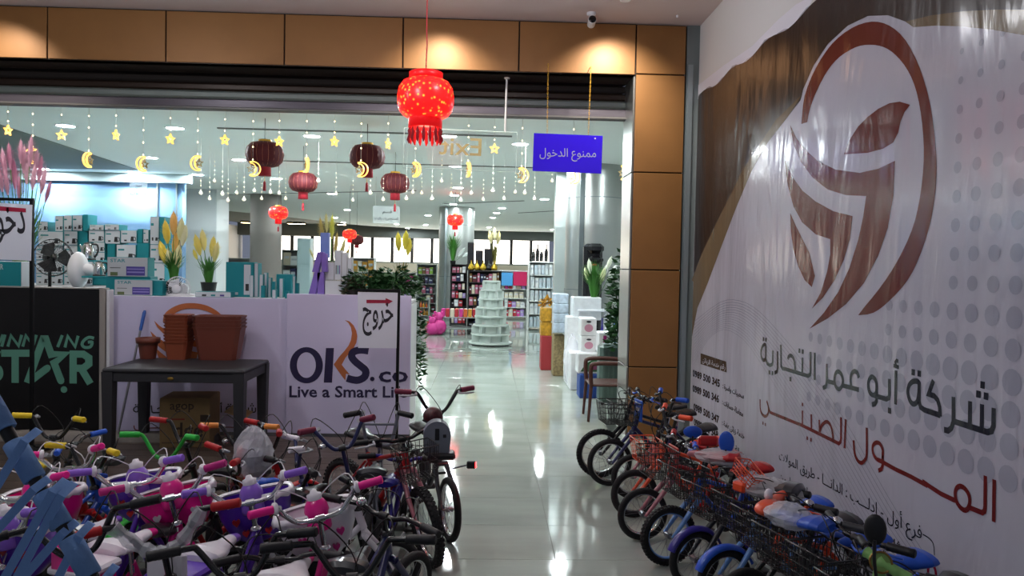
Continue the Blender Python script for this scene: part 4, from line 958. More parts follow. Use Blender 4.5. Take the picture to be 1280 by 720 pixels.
def saddle_mb(L, m, nose, k=1.0):
    b = MB(); V = []; Fs = []; n = 12; st = [(-.5, .062, .03, .012), (-.44, .088, .045, .022), (-.3, .092, .05, .02), (-.1, .066, .05, .008), (.1, .036, .045, .002), (.32, .024, .038, .008), (.46, .018, .028, .004), (.5, .006, .012, 0)]
    for x, w, h, z in st:
        for j in range(n): g = 2*PI*j/n; V.append((x*L, w*k*math.cos(g), z+h*.6*math.sin(g)*(1 if math.sin(g) > 0 else 1.0)))
    cut = 5
    for i in range(len(st)-1):
        F_ = [(i*n+j, i*n+(j+1) % n, (i+1)*n+(j+1) % n, (i+1)*n+j) for j in range(n)]
        F_ = [f[::-1] for f in F_]
        k0 = len(b.v); b.add(V, F_, nose if i >= cut else m, True)
    b.add(V, [tuple(range(n)), tuple(range((len(st)-1)*n+n-1, (len(st)-1)*n-1, -1))], m, True)
    return b
def fender_mb(r, w, a0, a1, m):
    b = MB(); V = []; Fs = []; N = 16; sec = [(-w/2, -.012), (-w*.42, .002), (0, .010), (w*.42, .002), (w/2, -.012)]
    for i in range(N+1):
        a = a0+(a1-a0)*i/N
        for y, h in sec: V.append(((r+h)*math.cos(a), y, (r+h)*math.sin(a)))
        for y, h in sec: V.append(((r+h-.003)*math.cos(a), y, (r+h-.003)*math.sin(a)))
    for i in range(N):
        for j in range(4): Fs.append((i*10+j, i*10+j+1, (i+1)*10+j+1, (i+1)*10+j)); Fs.append((i*10+5+j, (i+1)*10+5+j, (i+1)*10+6+j, i*10+6+j))
        Fs.append((i*10, (i+1)*10, (i+1)*10+5, i*10+5)); Fs.append((i*10+4, i*10+9, (i+1)*10+9, (i+1)*10+4))
    return b.add(V, Fs, m, True)
def bag_mb(seed, sx, sy, sz):
    rnd = random.Random(seed); b = MB(); n, k = 18, 10; V = []; Fs = []
    for i in range(k+1):
        t = PI*i/k
        for j in range(n):
            g = 2*PI*j/n; q = 1+rnd.uniform(-.12, .12); tap = 1-.35*(1-math.cos(t))/2*0
            V.append((sx*q*math.sin(t)**.8*math.cos(g)*(1-.3*max(0, -math.cos(t))), sy*q*math.sin(t)**.8*math.sin(g)*(1-.3*max(0, -math.cos(t))), -sz*math.cos(t)*(1+rnd.uniform(-.04, .04))))
    for i in range(k):
        for j in range(n): Fs.append((i*n+j, i*n+(j+1) % n, (i+1)*n+(j+1) % n, (i+1)*n+j))
    return b.add(V, Fs, None, False)
m_wrap = mat('clear_plastic_wrap', 'f2f4fa', .12, trans=.0, alpha=.42, bump=.9, bscale=38)
BIKES = []
def bike(label, px, py, hz, head, r=.15, thick=1.0, frame='pink', fork=None, bars='swoop', barc='chrome', gripc='pink', flange=None, seatc='white', nose=None, basket=None, bottle=None, steer=0, W=.46, fenders=None, train=False,
         carrier=None, guard=None, cable='white', levers='silver', knob=False, lean=0, group='left', rim='silver', tyre_w=None, mag=False, wrapbars=False, bell=False, plate=None, cat='bicycle', name='kids_bicycle', loc=None, seat_h=None, decal=None, frame_wrap=False, dsc=None):
    fork = fork or frame; nose = nose or seatc; w = tyre_w or (.045 if r > .13 else .038)
    s = r/.15; wb = r*2+.32*min(1.25, s); hd = math.radians(head)
    hx, hzb = wb-.155*s, r*2+.06                     # head tube foot
    tilt = .34; hx_top = hx-(hz-hzb)*tilt            # clamp of the handlebar
    M0 = loc if loc is not None else at_z(px, py, hz)
    ox = M0.x-math.cos(hd)*hx_top; oy = M0.y-math.sin(hd)*hx_top
    t = thing(name, label, cat, (ox, oy, .0), hd); t.rotation_euler = (lean, 0, hd); BIKES.append(t)
    fm = pc(frame); mm = lambda c: m_chr if c == 'chrome' else m_blk if c == 'black' else pc(c)
    rim_m = m_chr if rim == 'silver' else pc(rim)
    ax_r, ax_f = Vector((0, 0, r)), Vector((wb, 0, r)); bb = Vector((wb*.42, 0, r*.95+.03)); st_top = Vector((wb*.27, 0, r*2+.08)); ht0 = Vector((hx+.0, 0, hzb)); ht1 = Vector((hx-.10*tilt, 0, hzb+.10))
    def frame_mb():
        b = MB(); b.tube([tuple(bb), tuple(ht0+Vector((-.01, 0, .02)))], .017*thick, fm, 10); b.tube([tuple(bb), tuple((bb+ht1)/2+Vector((0, 0, .01))), tuple(ht1)] if frame in ('pink', 'purple', 'hot', 'white') else [tuple(bb.lerp(st_top, .85)), tuple(ht1-Vector((.0, 0, .02)))], .014, fm, 10)
        b.tube([tuple(bb), tuple(st_top)], .015, fm, 10); b.tube([tuple(ht0), tuple(ht1)], .021, fm, 12); b.tube([(bb.x, -.035, bb.z), (bb.x, .035, bb.z)], .022, fm, 12)
        for sgn in (-1, 1):
            b.tube([tuple(bb+Vector((0, sgn*.02, 0))), tuple(ax_r+Vector((0, sgn*.05, 0)))], .009, fm, 7); b.tube([tuple(st_top-Vector((0, -sgn*.015, .05))), tuple(ax_r+Vector((0, sgn*.05, 0)))], .008, fm, 7)
        return b
    key = (r, frame, round(hz, 2), thick)
    put(('frame',)+key, frame_mb, 'frame', t)
    sa = Matrix.Translation(ht0) @ Matrix.Rotation(-math.atan(tilt), 4, 'Y') @ Matrix.Rotation(math.radians(steer), 4, 'Z') @ Matrix.Rotation(math.atan(tilt), 4, 'Y') @ Matrix.Translation(-ht0)
    Rw = Matrix.Rotation(.4, 4, 'Y')
    def wheel(M):
        o = put(('rim', r, rim), lambda: rim_mb(r-w*.9, rim_m), 'wheel_rim', t, M)
        put(('tyre', r, w, knob), lambda: tyre_mb(r, w, knob), 'tyre', o)
        if mag: put(('mag', r, rim), lambda: mag_mb(r-w*.9, rim_m), 'spokes', o)
        else: put(('spokes', r, rim), lambda: spoke_mb(r-w*.9, m_stl), 'spokes', o)
        put(('hub',), lambda: MB().tube([(0, -.05, 0), (0, .05, 0)], .007, m_stl, 8).tube([(0, -.022, 0), (0, .022, 0)], .018, m_stl, 12), 'hub', o)
    wheel(Matrix.Translation(ax_r)); wheel(sa @ Matrix.Translation(ax_f))
    def fork_mb():
        b = MB(); m = mm(fork)
        for sgn in (-1, 1): b.tube([tuple(ht0+Vector((.004, sgn*.038, -.025))), tuple(ht0.lerp(ax_f, .5)+Vector((-.004, sgn*.05, 0))), tuple(ax_f+Vector((0, sgn*.05, 0)))], [.017, .015, .010], m, 9)
        b.tube([tuple(ht0+Vector((.004, -.045, -.02))), tuple(ht0+Vector((.004, .045, -.02)))], .017, m, 9); b.tube([tuple(ht0-Vector((0, 0, .02))), tuple(ht1)], .012, m, 8); return b
    put(('fork', r, fork, round(hz, 2)), fork_mb, 'fork', t, sa)
    top = Vector((hx_top, 0, hz))
    put(('stem', barc, r, round(hz, 2)), lambda: MB().tube([tuple(ht1), tuple(top)], .0125, mm(barc), 9).lathe([(.028, -.006), (.026, .008), (.016, .016)], mm(barc), 16, M=Matrix.Translation(ht1+Vector((0, 0, .004)))), 'handlebar_stem', t, sa)
    bm = bar_mb(bars, W, mm(barc)); hb = put(('bar', bars, W, barc), lambda: bm[0], 'handlebar', t, sa @ Matrix.Translation(top))
    P = bm[1]
    for sgn in (-1, 1):
        e = Vector((P[-1][0], sgn*P[-1][1], P[-1][2])); q = Vector((P[-2][0], sgn*P[-2][1], P[-2][2])); d = (e-q).normalized()
        M = Matrix.Translation(e-d*.085) @ d.to_track_quat('Z', 'Y').to_matrix().to_4x4()
        put(('grip', gripc, flange), lambda: grip_mb(mat('grip_'+gripc, PAL[gripc], .5), mat('grip_'+flange, PAL[flange], .5) if flange else None), 'grip', hb, M)
        if levers:
            A_ = e-d*.11
            put(('lever', levers, bars, W, sgn), lambda: MB().tube([tuple(A_), tuple(A_+Vector((.03, 0, -.012))), tuple(A_+d*.05+Vector((.045, 0, -.018))), tuple(A_+d*.12+Vector((.04, 0, -.022)))], [.011, .008, .006, .005], pc(levers), 7), 'brake_lever', hb)
    if cable:
        for sgn in (-1, 1):
            e = Vector((P[-2][0], sgn*P[-2][1], P[-2][2])); mc = m_wcab if cable == 'white' else m_bcab
            put(('cable', cable, bars, W, sgn, r), lambda: MB().tube(smooth([tuple(e+Vector((.02, 0, 0))), tuple(e+Vector((.09, -sgn*.03, .05))), (.13, sgn*.02, .05), (.09, -sgn*.01, -.06), (.02, 0, -.16*s)], 4), .0028, mc, 5, cap=False), 'cable', hb)
    if wrapbars:
        wr = [(x*1.0, y, z) for x, y, z in [( .0, -.14, .05), (0, -.07, .02), (0, 0, 0), (0, .07, .02), (0, .14, .05)]]
        wr = [(q[0], q[1], q[2]) for q in smooth([(P[-2][0], -P[-2][1], P[-2][2]), (P[2][0], -P[2][1], P[2][2]), (0, 0, 0), (P[2][0], P[2][1], P[2][2]), (P[-2][0], P[-2][1], P[-2][2])], 5)]
        put(('wrap', bars, W), lambda: MB().tube(wr, [.021+.005*((i*7) % 3) for i in range(len(wr))], mat('clear_plastic_wrap'), 8, smooth=False), 'plastic_wrap', hb)
    if bell: put(('bell',), lambda: MB().lathe([(.022, 0), (.026, .008), (.022, .022), (.010, .030), (.0001, .031)], m_chr, 16), 'bell', hb, Matrix.Translation((.0, P[2][1]+.03, .02)))
    sh = seat_h or (r*2+.17); sp = Vector((wb*.25, 0, sh))
    put(('post', r, sh), lambda: MB().tube([tuple(st_top-Vector((0, 0, .05))), (sp.x, 0, sh-.01)], .0115, m_chr, 8), 'seat_post', t)
    put(('saddle', seatc, nose, s), lambda: saddle_mb(.235*min(1.15, s)*(1.25 if nose != seatc else 1), mat('saddle_'+seatc, PAL[seatc], .35, coat=.3), mat('saddle_'+nose, PAL[nose], .35, coat=.3), 1.25 if nose != seatc else 1.0), 'saddle', t, Matrix.Translation(sp))
    put(('crank', r), lambda: MB().lathe([(.045*s, -.004), (.045*s, .004), (.02, .005)], m_bpl, 20, M=Matrix.Translation(bb+Vector((0, -.045, 0))) @ Matrix.Rotation(PI/2, 4, 'X')).tube([tuple(bb+Vector((0, -.06, 0))), tuple(bb+Vector((.06*s, -.062, -.05*s)))], .007, m_stl, 7).tube([tuple(bb+Vector((0, .06, 0))), tuple(bb+Vector((-.06*s, .062, .05*s)))], .007, m_stl, 7), 'crankset', t)
    for sgn in (-1, 1): put(('pedal',), lambda: MB().rbox((0, 0, 0), (.06, .07, .018), .005, m_bpl), 'pedal', t, Matrix.Translation(bb+Vector((-sgn*.06*s, sgn*.10, sgn*.05*s))))
    put(('chain', r, guard or 'black'), lambda: MB().prism([(.0, r-.035), (.0, r+.035), (bb.x-.03, bb.z+.055), (bb.x+.03, bb.z+.055), (bb.x+.06, bb.z+.02), (bb.x+.05, bb.z-.035), (bb.x, bb.z-.05), (.03, r-.04)], 0, .012, pc(guard or 'black'), Matrix.Translation((0, -.050, 0)) @ Matrix.Rotation(PI/2, 4, 'X')), 'chain_guard', t)
    if fenders:
        put(('fr', r, fenders), lambda: fender_mb(r+.016, .06, PI*.25, PI*1.02, pc(fenders)), 'mudguard', t, Matrix.Translation(ax_r)); put(('ff', r, fenders), lambda: fender_mb(r+.014, .055, PI*.12, PI*.86, pc(fenders)), 'mudguard', t, sa @ Matrix.Translation(ax_f))
    if train:
        for sgn in (-1, 1):
            o = put(('tbr',), lambda: MB().tube([(0, 0, .0), (0, sgn*.03, -.02), (0, sgn*.09, -.09)], .006, m_stl, 6) , 'stabiliser_arm', t, Matrix.Translation(ax_r+Vector((0, sgn*.055, 0))) @ (Matrix.Scale(-1, 4, (0, 1, 0)) if sgn != 1 and False else Matrix.Identity(4)) @ (Matrix.Rotation(PI, 4, 'Z') if sgn < 0 and ('tbr',) in CA and CA.get('tsg', 0) else Matrix.Identity(4)))
            CA.setdefault('tsg', 1 if sgn < 0 else 0)
            put(('twh',), lambda: MB().lathe([(.0001, -.012), (.045, -.014), (.052, -.006), (.052, .006), (.045, .014), (.0001, .012)], m_bpl, 18, M=Matrix.Rotation(PI/2, 4, 'X')), 'stabiliser_wheel', t, Matrix.Translation((0, sgn*.15, .053)))
    fr_ = sa @ Matrix.Translation((hx_top+.125*s+.02, 0, max(r*2+.045, hz-.20)))
    if basket:
        if basket[0] == 'doll': put(('doll',)+basket, lambda: dollbasket_mb(pc(basket[1]), pc(basket[2]), pc(basket[3])), 'basket', t, fr_ @ Matrix.Translation((.01, 0, -.03)) @ Matrix.Diagonal((1.15, 1.2, 1.3, 1)))
        else: put(('wireb',)+basket, lambda: basket_mb(pc(basket[1]), *(basket[2] if len(basket) > 2 else ()), solid=pc(basket[3]) if len(basket) > 3 else None), 'basket', t, fr_)
    if bottle:
        o = put(('bottle', bottle), lambda: MB().lathe([(.0001, 0), (.052, .0), (.056, .01), (.056, .05), (.050, .065), (.055, .085), (.050, .11), (.038, .13), (.026, .14)], pc(bottle), 18), 'bottle', t, sa @ Matrix.Translation((hx_top+.085, 0, hz-.07)))
        put(('cap',), lambda: MB().lathe([(.032, 0), (.033, .022), (.018, .028), (.012, .042), (.0001, .044)], pc('white'), 16), 'bottle_cap', o, Matrix.Translation((0, 0, .136)))
    if carrier:
        o = put(('carr', r), lambda: MB().tube([(0, -.04, 0), (-.16, -.05, .02), (-.16, .05, .02), (0, .04, 0)], .006, m_stl, 6).tube([(-.04, -.03, .01), (-.02, -.05, -r)], .005, m_stl, 6).tube([(-.04, .03, .01), (-.02, .05, -r)], .005, m_stl, 6), 'rear_rack', t, Matrix.Translation((.02, 0, r*2+.05)))
        put(('seatbox',)+carrier, lambda: MB().rbox((-.10, 0, .055), (.17, .19, .09), .02, pc(carrier[0])).rbox((-.10, 0, .11), (.19, .21, .035), .012, pc(carrier[1])).rbox((-.175, 0, .17), (.03, .18, .12), .012, pc(carrier[0])), 'doll_seat', o)
    if plate: put(('plate',)+plate, lambda: MB().rbox((0, 0, 0), (.012, .15, .17), .005, pc(plate[0])).rbox((.008, 0, .01), (.004, .05, .03), .001, pc(plate[1])), 'number_plate', t, sa @ Matrix.Translation((hx_top+.05, 0, hz-.10)))
    if decal:
        mb = MB(); dd = (ht0-bb); L = dd.length; V_, T_2 = text_mesh(decal[0], .01, .3)
        xs_ = [v[0] for v in V_]; e1 = dd.normalized(); e2 = Vector((-e1.z, 0, e1.x))
        for sgn in (-1, 1):
            mb.add([tuple(bb+e1*(L*.25+(v[0]-min(xs_))/(max(xs_)-min(xs_))*L*.5 if sgn < 0 else L*.75-(v[0]-min(xs_))/(max(xs_)-min(xs_))*L*.5)+e2*(v[1]*.03*thick-.008*thick)+Vector((0, sgn*(.017*thick+.0015), 0))) for v in V_], T_2, pc(decal[1]))
        mb.build('decal', t)
    return t
R_ = math.radians
def wheel_bike(label, gp, hz, head, r, **k):
    s = r/.15; wb = r*2+.32*min(1.25, s); hx = wb-.155*s; ht = hx-(hz-(r*2+.06))*.34; g = at_z(gp[0], gp[1], 0); hd = R_(head)
    return bike(label, 0, 0, hz, head, r=r, loc=Vector((g.x-math.cos(hd)*(wb-ht), g.y-math.sin(hd)*(wb-ht), hz)), **k)
# ---- the crowd on the left (handlebar pixel, handlebar height, heading)
Lg = 'children\'s bicycles crowded on the left'
bike('black kids bicycle with yellow grips and yellow stem collar before the black panel', 66, 547, .58, 95, r=.14, frame='black', bars='rise', barc='black', gripc='yellow', seatc='yellow', cable='black', W=.42, steer=-8)
bike('black kids bicycle with blue grips standing against the concrete kerb', 92, 556, .55, 165, r=.14, frame='black', bars='flat', barc='black', gripc='blue', seatc='black', cable='black', steer=10)
bike('bright green kids bicycle with green handlebar and green grips', 205, 572, .56, 82, r=.15, frame='green', bars='rise', barc='green', gripc='green', seatc='red', fenders='green', cable='black', W=.44, levers=None)
bike('black kids bicycle with red grips just behind the green one', 232, 556, .60, 60, r=.15, frame='black', bars='rise', barc='black', gripc='red', seatc='red', cable='black', levers=None)
bike('dark kids bicycle with orange grips in front of the table leg', 303, 558, .56, 88, r=.15, frame='dred', bars='rise', barc='black', gripc='amber', seatc='black', cable='black', bell=True, W=.45)
bike('red kids bicycle with amber grip beside the plastic-wrapped bag', 338, 560, .56, 40, r=.15, frame='red', bars='rise', barc='black', gripc='red', seatc='red', fenders='red', cable='black')
bike('small indigo blue trike-like bicycle with white grips', 372, 582, .52, 20, r=.13, frame='indigo', bars='rise', barc='navy', gripc='white', seatc='blue', cable='black', W=.36)
bike('red kids bicycle half hidden behind the purple heart basket', 290, 590, .58, 35, r=.15, frame='red', bars='swoop', barc='black', gripc='red', seatc='black', fenders='red', cable='black', plate=('red', 'white'))
bike('black kids bicycle with magenta grip and maroon lamp near the grey counter', 428, 560, .70, 60, r=.17, frame='black', bars='rise', barc='navy', gripc='maroon', seatc='black', bell=True, cable='black', steer=38, W=.38)
bike('grey-framed kids bicycle with tall black-gripped handlebar by the counter', 474, 556, .60, 92, r=.17, frame='grey', bars='high', barc='grey', gripc='black', seatc='charcoal', cable='black', W=.38)
bike('indigo kids trike-like bicycle with blue rack behind the big black basket', 500, 575, .52, 80, r=.14, frame='indigo', bars='flat', barc='indigo', gripc='black', seatc='indigo', cable='black')
bike('dark grey kids bicycle low between the purple basket and the green one', 262, 628, .52, 60, r=.14, frame='charcoal', bars='flat', barc='black', gripc='black', seatc='black', cable='black', fenders='charcoal')
bike('black kids bicycle with grey saddle deep in the crowd below the white grips', 368, 612, .52, 50, r=.15, frame='black', bars='rise', barc='black', gripc='black', seatc='grey', cable='black', fenders='black')
bike('dark kids bicycle with black mudguards low in front of the pink basket', 350, 700, .52, 100, r=.15, frame='charcoal', bars='flat', barc='black', gripc='black', seatc='black', cable='black', fenders='black')
wheel_bike('dark mountain bicycle with maroon grips and grey lamp case at the aisle corner', (561, 676), .76, -70, r=.2, frame='charcoal', bars='rise', barc='black', gripc='maroon', seatc='black', cable='black', W=.50)
wheel_bike('silver and red mountain bicycle with knobby front wheel turned to the aisle', (541, 705), .68, -44, r=.23, thick=1.9, basket=('wire', 'black', (.24, .18, .19, .026)), frame='red', fork='rose', bars='flat', barc='black', gripc='black', seatc='black', cable='black', W=.56, knob=True, tyre_w=.052, steer=-22, decal=('JTL', 'white'))
bike('purple kids bicycle with large purple heart basket and chrome bar, left one', 166, 606, .63, 78, r=.16, frame='purple', bars='swoop', barc='chrome', gripc='lilac', flange='white', seatc='white', nose='lilac', basket=('doll', 'purple', 'white', 'red'), bottle='lilac', steer=22, W=.48, train=True)
bike('pink kids bicycle with pink bottle, white saddle and pink nose', 213, 622, .62, 72, r=.16, frame='hot', fork='pink', bars='swoop', barc='chrome', gripc='mag', flange='white', seatc='white', nose='pink', basket=('doll', 'pink', 'white', 'white'), bottle='hot', steer=36, W=.50, carrier=('pink', 'white'), train=True)
bike('purple kids bicycle with purple bottle and white saddle, middle of the crowd', 313, 628, .62, 74, r=.16, frame='purple', fork='white', bars='swoop', barc='chrome', gripc='lilac', flange='white', seatc='white', nose='lilac', basket=('doll', 'purple', 'white', 'red'), bottle='lilac', steer=30, W=.50, carrier=('white', 'purple'), train=True)
bike('pink and white kids bicycle with heart-printed basket and pink bottle', 400, 648, .63, 78, r=.16, frame='hot', fork='white', bars='swoop', barc='chrome', gripc='pink', flange='white', seatc='white', nose='pink', basket=('doll', 'white', 'white', 'mag'), bottle='pink', steer=34, W=.52, carrier=('white', 'pink'), train=True)
bike('black and white kids bicycle with silver lettering behind the pink handlebar', 440, 618, .54, 10, r=.15, frame='white', bars='flat', barc='black', gripc='black', seatc='black', cable='black', decal=('JTL', 'black'))
bike('navy and black mountain bicycle with chrome bell before the knobby wheel', 480, 645, .63, 78, r=.19, frame='navy', bars='flat', barc='black', gripc='black', seatc='charcoal', cable='black', W=.60, bell=True, decal=('JTL', 'white'), steer=-18)
bike('mountain bicycle with plastic-wrapped handlebar and red grips', 205, 690, .64, 82, r=.18, frame='black', bars='rise', barc='black', gripc='red', seatc='black', cable='black', wrapbars=True, W=.54, steer=26, levers='black')
bike('black mountain bicycle with black grips nearest to the blue straps', 100, 692, .66, 75, r=.18, frame='charcoal', bars='rise', barc='black', gripc='black', seatc='silver', nose='silver', cable='black', W=.56, steer=34, fenders='pink')
bike('black-barred bicycle in front of the pink and white one', 440, 722, .62, 85, r=.18, frame='black', bars='rise', barc='black', gripc='black', seatc='black', cable='black', W=.56, steer=8, levers='black')
bike('black-barred bicycle with purple rear seat at the lower edge', 300, 722, .62, 80, r=.16, frame='purple', bars='rise', barc='black', gripc='black', seatc='white', nose='lilac', cable='black', W=.52, steer=20, levers='black')
bike('pink kids bicycle seen through the blue straps', 30, 625, .60, 70, r=.15, frame='pink', bars='swoop', barc='chrome', gripc='pink', flange='white', seatc='white', nose='pink', basket=('doll', 'pink', 'white', 'white'), bottle='pink', steer=20, train=True)
bike('purple kids bicycle at the lower left behind the blue straps', -12, 672, .62, 74, r=.16, frame='purple', bars='swoop', barc='chrome', gripc='lilac', flange='white', seatc='white', nose='lilac', basket=('doll', 'purple', 'white', 'red'), bottle='lilac', steer=14, carrier=('purple', 'white'))
bike('blue kids bicycle between the purple basket and the yellow-gripped one', 112, 590, .56, 70, r=.15, frame='blue', bars='rise', barc='black', gripc='yellow', seatc='grey', plate=('blue', 'white'), fenders='red', cable='black')
bike('pink-gripped kids bicycle with white levers left of the purple basket', 88, 586, .60, 60, r=.15, frame='red', bars='swoop', barc='chrome', gripc='pink', flange='white', seatc='red', steer=25, W=.44)
# ---- the row on the right, front wheels to the aisle
YR = [6.3, 6.05, 5.72, 5.28, 4.84, 4.44, 4.12, 3.85, 3.6, 3.35, 3.1, 2.85]
def rb(i, label, xw, head, r, hz, **k):
    """front wheel centre at x = xw"""
    s = r/.15; wb = r*2+.32*min(1.25, s); hx = wb-.155*s; hzb = r*2+.06; ht = hx-(hz-hzb)*.34; hd = R_(head)
    fx, fy = xw, YR[i]; bx, by = fx-math.cos(hd)*(wb-ht), fy-math.sin(hd)*(wb-ht)
    return bike(label, 0, 0, hz, head, r=r, loc=Vector((bx, by, hz)), group='right', **k)
WB = ('wire', 'black', (.27, .19, .17, .026))
rb(0, 'black kids bicycle with wire basket farthest in the right row, by the chair', .96, 188, .20, .66, frame='black', bars='flat', barc='black', gripc='black', seatc='black', cable='black', basket=WB, levers='black', knob=True, W=.52)
rb(1, 'black kids bicycle with blue and white front next to the gold pillar', 1.0, 192, .19, .70, frame='navy', fork='navy', bars='flat', barc='black', gripc='black', seatc='black', cable='black', basket=WB, plate=('blue', 'white'), levers='blue', W=.52)
rb(2, 'dark kids bicycle with blue grip before the gold pillar', 1.12, 190, .17, .64, frame='black', fork='rose', bars='rise', barc='black', gripc='blue', seatc='charcoal', cable='black', levers='black')
rb(3, 'orange kids bicycle with orange-red plastic basket', 1.05, 187, .17, .60, frame='orange', bars='rise', barc='black', gripc='orange', seatc='orange', cable='black', basket=('wire', 'orange', (.25, .17, .15, .034)), rim='charcoal')
rb(4, 'kids bicycle with bright red number plate behind a black basket', 1.02, 190, .17, .62, frame='red', fork='rose', bars='flat', barc='black', gripc='red', seatc='red', cable='black', basket=WB, plate=('red', 'white'), fenders=None, rim='silver')
rb(5, 'blue kids bicycle with black basket and blue-rimmed knobby wheel', 1.09, 196, .175, .62, frame='blue', fork='lblue', bars='flat', barc='black', gripc='blue', seatc='red', cable='black', basket=WB, levers='blue', knob=True, rim='lblue')
rb(6, 'dark kids bicycle with purple mudguard and wire basket', 1.16, 200, .16, .60, frame='indigo', fork='charcoal', bars='flat', barc='black', gripc='black', seatc='black', cable='black', basket=WB, fenders='indigo', levers='orange')
rb(7, 'blue-forked kids bicycle wrapped in clear plastic at the wall', 1.24, 197, .16, .62, frame='lblue', fork='lblue', bars='flat', barc='black', gripc='black', seatc='blue', cable='black', basket=WB, fenders='blue', levers='blue', bell=True, wrapbars=True)
rb(8, 'orange-framed kids bicycle with black basket near the address lettering', 1.26, 195, .16, .62, frame='orange', fork='black', bars='flat', barc='black', gripc='black', seatc='charcoal', cable='black', basket=WB, levers='orange', bell=True, rim='charcoal')
rb(9, 'black kids bicycle with blue seat and blue levers in the right row', 1.28, 196, .16, .62, frame='black', fork='charcoal', bars='flat', barc='black', gripc='charcoal', seatc='blue', cable='black', basket=WB, levers='blue', bell=True)
rb(10, 'black and silver kids bicycle with blue handlebar ends, near the lower edge', 1.34, 195, .16, .62, frame='silver', fork='blue', bars='flat', barc='black', gripc='black', seatc='blue', cable='black', basket=WB, levers='blue')
rb(11, 'dark kids bicycle with black basket beside the pale green scooter', 1.36, 194, .16, .60, frame='charcoal', fork='black', bars='flat', barc='black', gripc='black', seatc='black', cable='black', basket=WB, levers='blue')
# pale green scooter
m_lg = mat('pale_green_plastic', '86b86a', .4)
p0 = at_z(1101, 703, .80); sct = thing('kick_scooter', 'pale green scooter handlebar with a round bronze-edged badge at the lower right', 'scooter', (p0.x, p0.y, 0)); sct.rotation_euler.z = R_(160)
a = at_z(1083, 690, .815)-p0; b = at_z(1137, 724, .775)-p0; a.z += .8; b.z += .8; Mi = Matrix.Rotation(-R_(160), 4, 'Z'); a = Mi @ a; b = Mi @ b; c0 = Vector((0, 0, .80))
hb = MB().tube([tuple(a), tuple(a.lerp(c0, .15)), tuple(a.lerp(c0, .8)), tuple(c0), tuple(c0.lerp(b, .2)), tuple(b)], [.020, .017, .017, .028, .017, .019], m_lg, 16).build('handlebar', sct)
dcam = (Mi @ (CAM-p0)).normalized(); Mq = Matrix.Translation(c0) @ dcam.to_track_quat('Z', 'Y').to_matrix().to_4x4()
MB().lathe([(.030, -.02), (.036, .010), (.036, .018)], m_lg, 28, M=Mq).build('badge_housing', sct); MB().lathe([(.036, .016), (.036, .022), (.030, .024), (.029, .018)], mat('bronze_trim', '8a6a3a', .3, .8), 28, M=Mq).build('badge_ring', sct); MB().lathe([(.029, .019), (.0001, .020)], mat('olive_badge', '7a9a52', .5), 28, M=Mq).build('badge', sct)
MB().tube([(0, 0, .80), (.05, 0, .12)], .02, m_lg, 12).build('column', sct); MB().rbox((-.22, 0, .10), (.50, .12, .03), .012, m_lg).build('deck', sct)
for x in (.06, -.48): MB().lathe([(.0001, -.015), (.05, -.018), (.06, -.008), (.06, .008), (.05, .018), (.0001, .015)], m_rub, 20, M=Matrix.Translation((x, 0, .061)) @ Matrix.Rotation(PI/2, 4, 'X')).build('wheel', sct)
# loose parts hung on or lying over the bicycles
def mirror(name, label, px, py, z, m, sx, sy, rot=(0, 0, 0), stem=.12):
    p = at_z(px, py, z); t = thing(name, label, 'mirror', p); t.rotation_euler = rot
    MB().ball((0, 0, 0), (sx, .014, sy), m, 18).build('shell', t); MB().ball((0, -.006, 0), (sx*.86, .011, sy*.86), mat('dark_mirror_glass', '1c2024', .08, .9), 16).build('glass', t); MB().tube([(0, .01, -sy*.6), (.0, .01, -sy-.04), (-.02, 0, -sy-stem)], .006, m_bpl, 6).build('stalk', t)
mirror('mirror', 'blue oval mirror on a black stalk against the banner', 908, 553, .76, pc('blue'), .045, .065, (0, 0, R_(150)), .13)
mirror('mirror', 'black rounded mirror standing above the green scooter', 1094, 662, .93, m_bpl, .034, .05, (0, 0, R_(150)), .2)
mirror('mirror', 'blue round mirror beside the grey strip at the row\'s far end', 866, 540, .70, pc('blue'), .06, .04, (0, 0, R_(170)), .06)
p = at_z(885, 551, .72); t = thing('tail_lamp', 'red tail lamp held up before the phone numbers', 'lamp', p); MB().rbox((0, 0, 0), (.12, .04, .06), .012, pc('red')).build('lens', t); MB().tube([(0, 0, -.03), (-.03, 0, -.16)], .006, m_bpl, 6).build('stalk', t)
def pile(name, label, cat, px, py, z, mb, parts=()):
    p = at_z(px, py, z); t = thing(name, label, cat, p)
    mb.build('body', t)
    return t
p = at_z(932, 600, .66); t = thing('small_basket', 'small orange plastic basket lying against the banner', 'basket', p, .5); basket_mb(pc('orange'), .17, .11, .07, .03).build('mesh', t, (0, 0, 0), (.5, .2, 0)); MB().rbox((0, 0, -.03), (.12, .08, .05), .01, pc('orange')).build('base', t)
p = at_z(962, 634, .62); t = thing('seat_shell', 'crumpled orange plastic seat shell lying over the wheels by the banner', 'seat shell', p, .8)
MB().ball((0, 0, 0), (.11, .06, .035), pc('orange'), 16).tube([(.05, 0, 0), (.12, .01, .015), (.18, 0, .03)], [.035, .03, .02], pc('orange'), 10).build('shell', t); MB().ball((.03, .02, .05), (.03, .02, .03), pc('white'), 10).build('tab', t)
p = at_z(1000, 652, .62); t = thing('seat_pad', 'blue padded seat half wrapped in clear plastic before the address lettering', 'seat', p, 2.2); saddle_mb(.30, pc('blue'), pc('lblue'), 1.0).build('pad', t); o = bag_mb(4, .12, .08, .06); 
for i in range(len(o.m)): pass
o.mats = [m_wrap]; o.build('plastic_wrap', t, (.05, 0, .015))
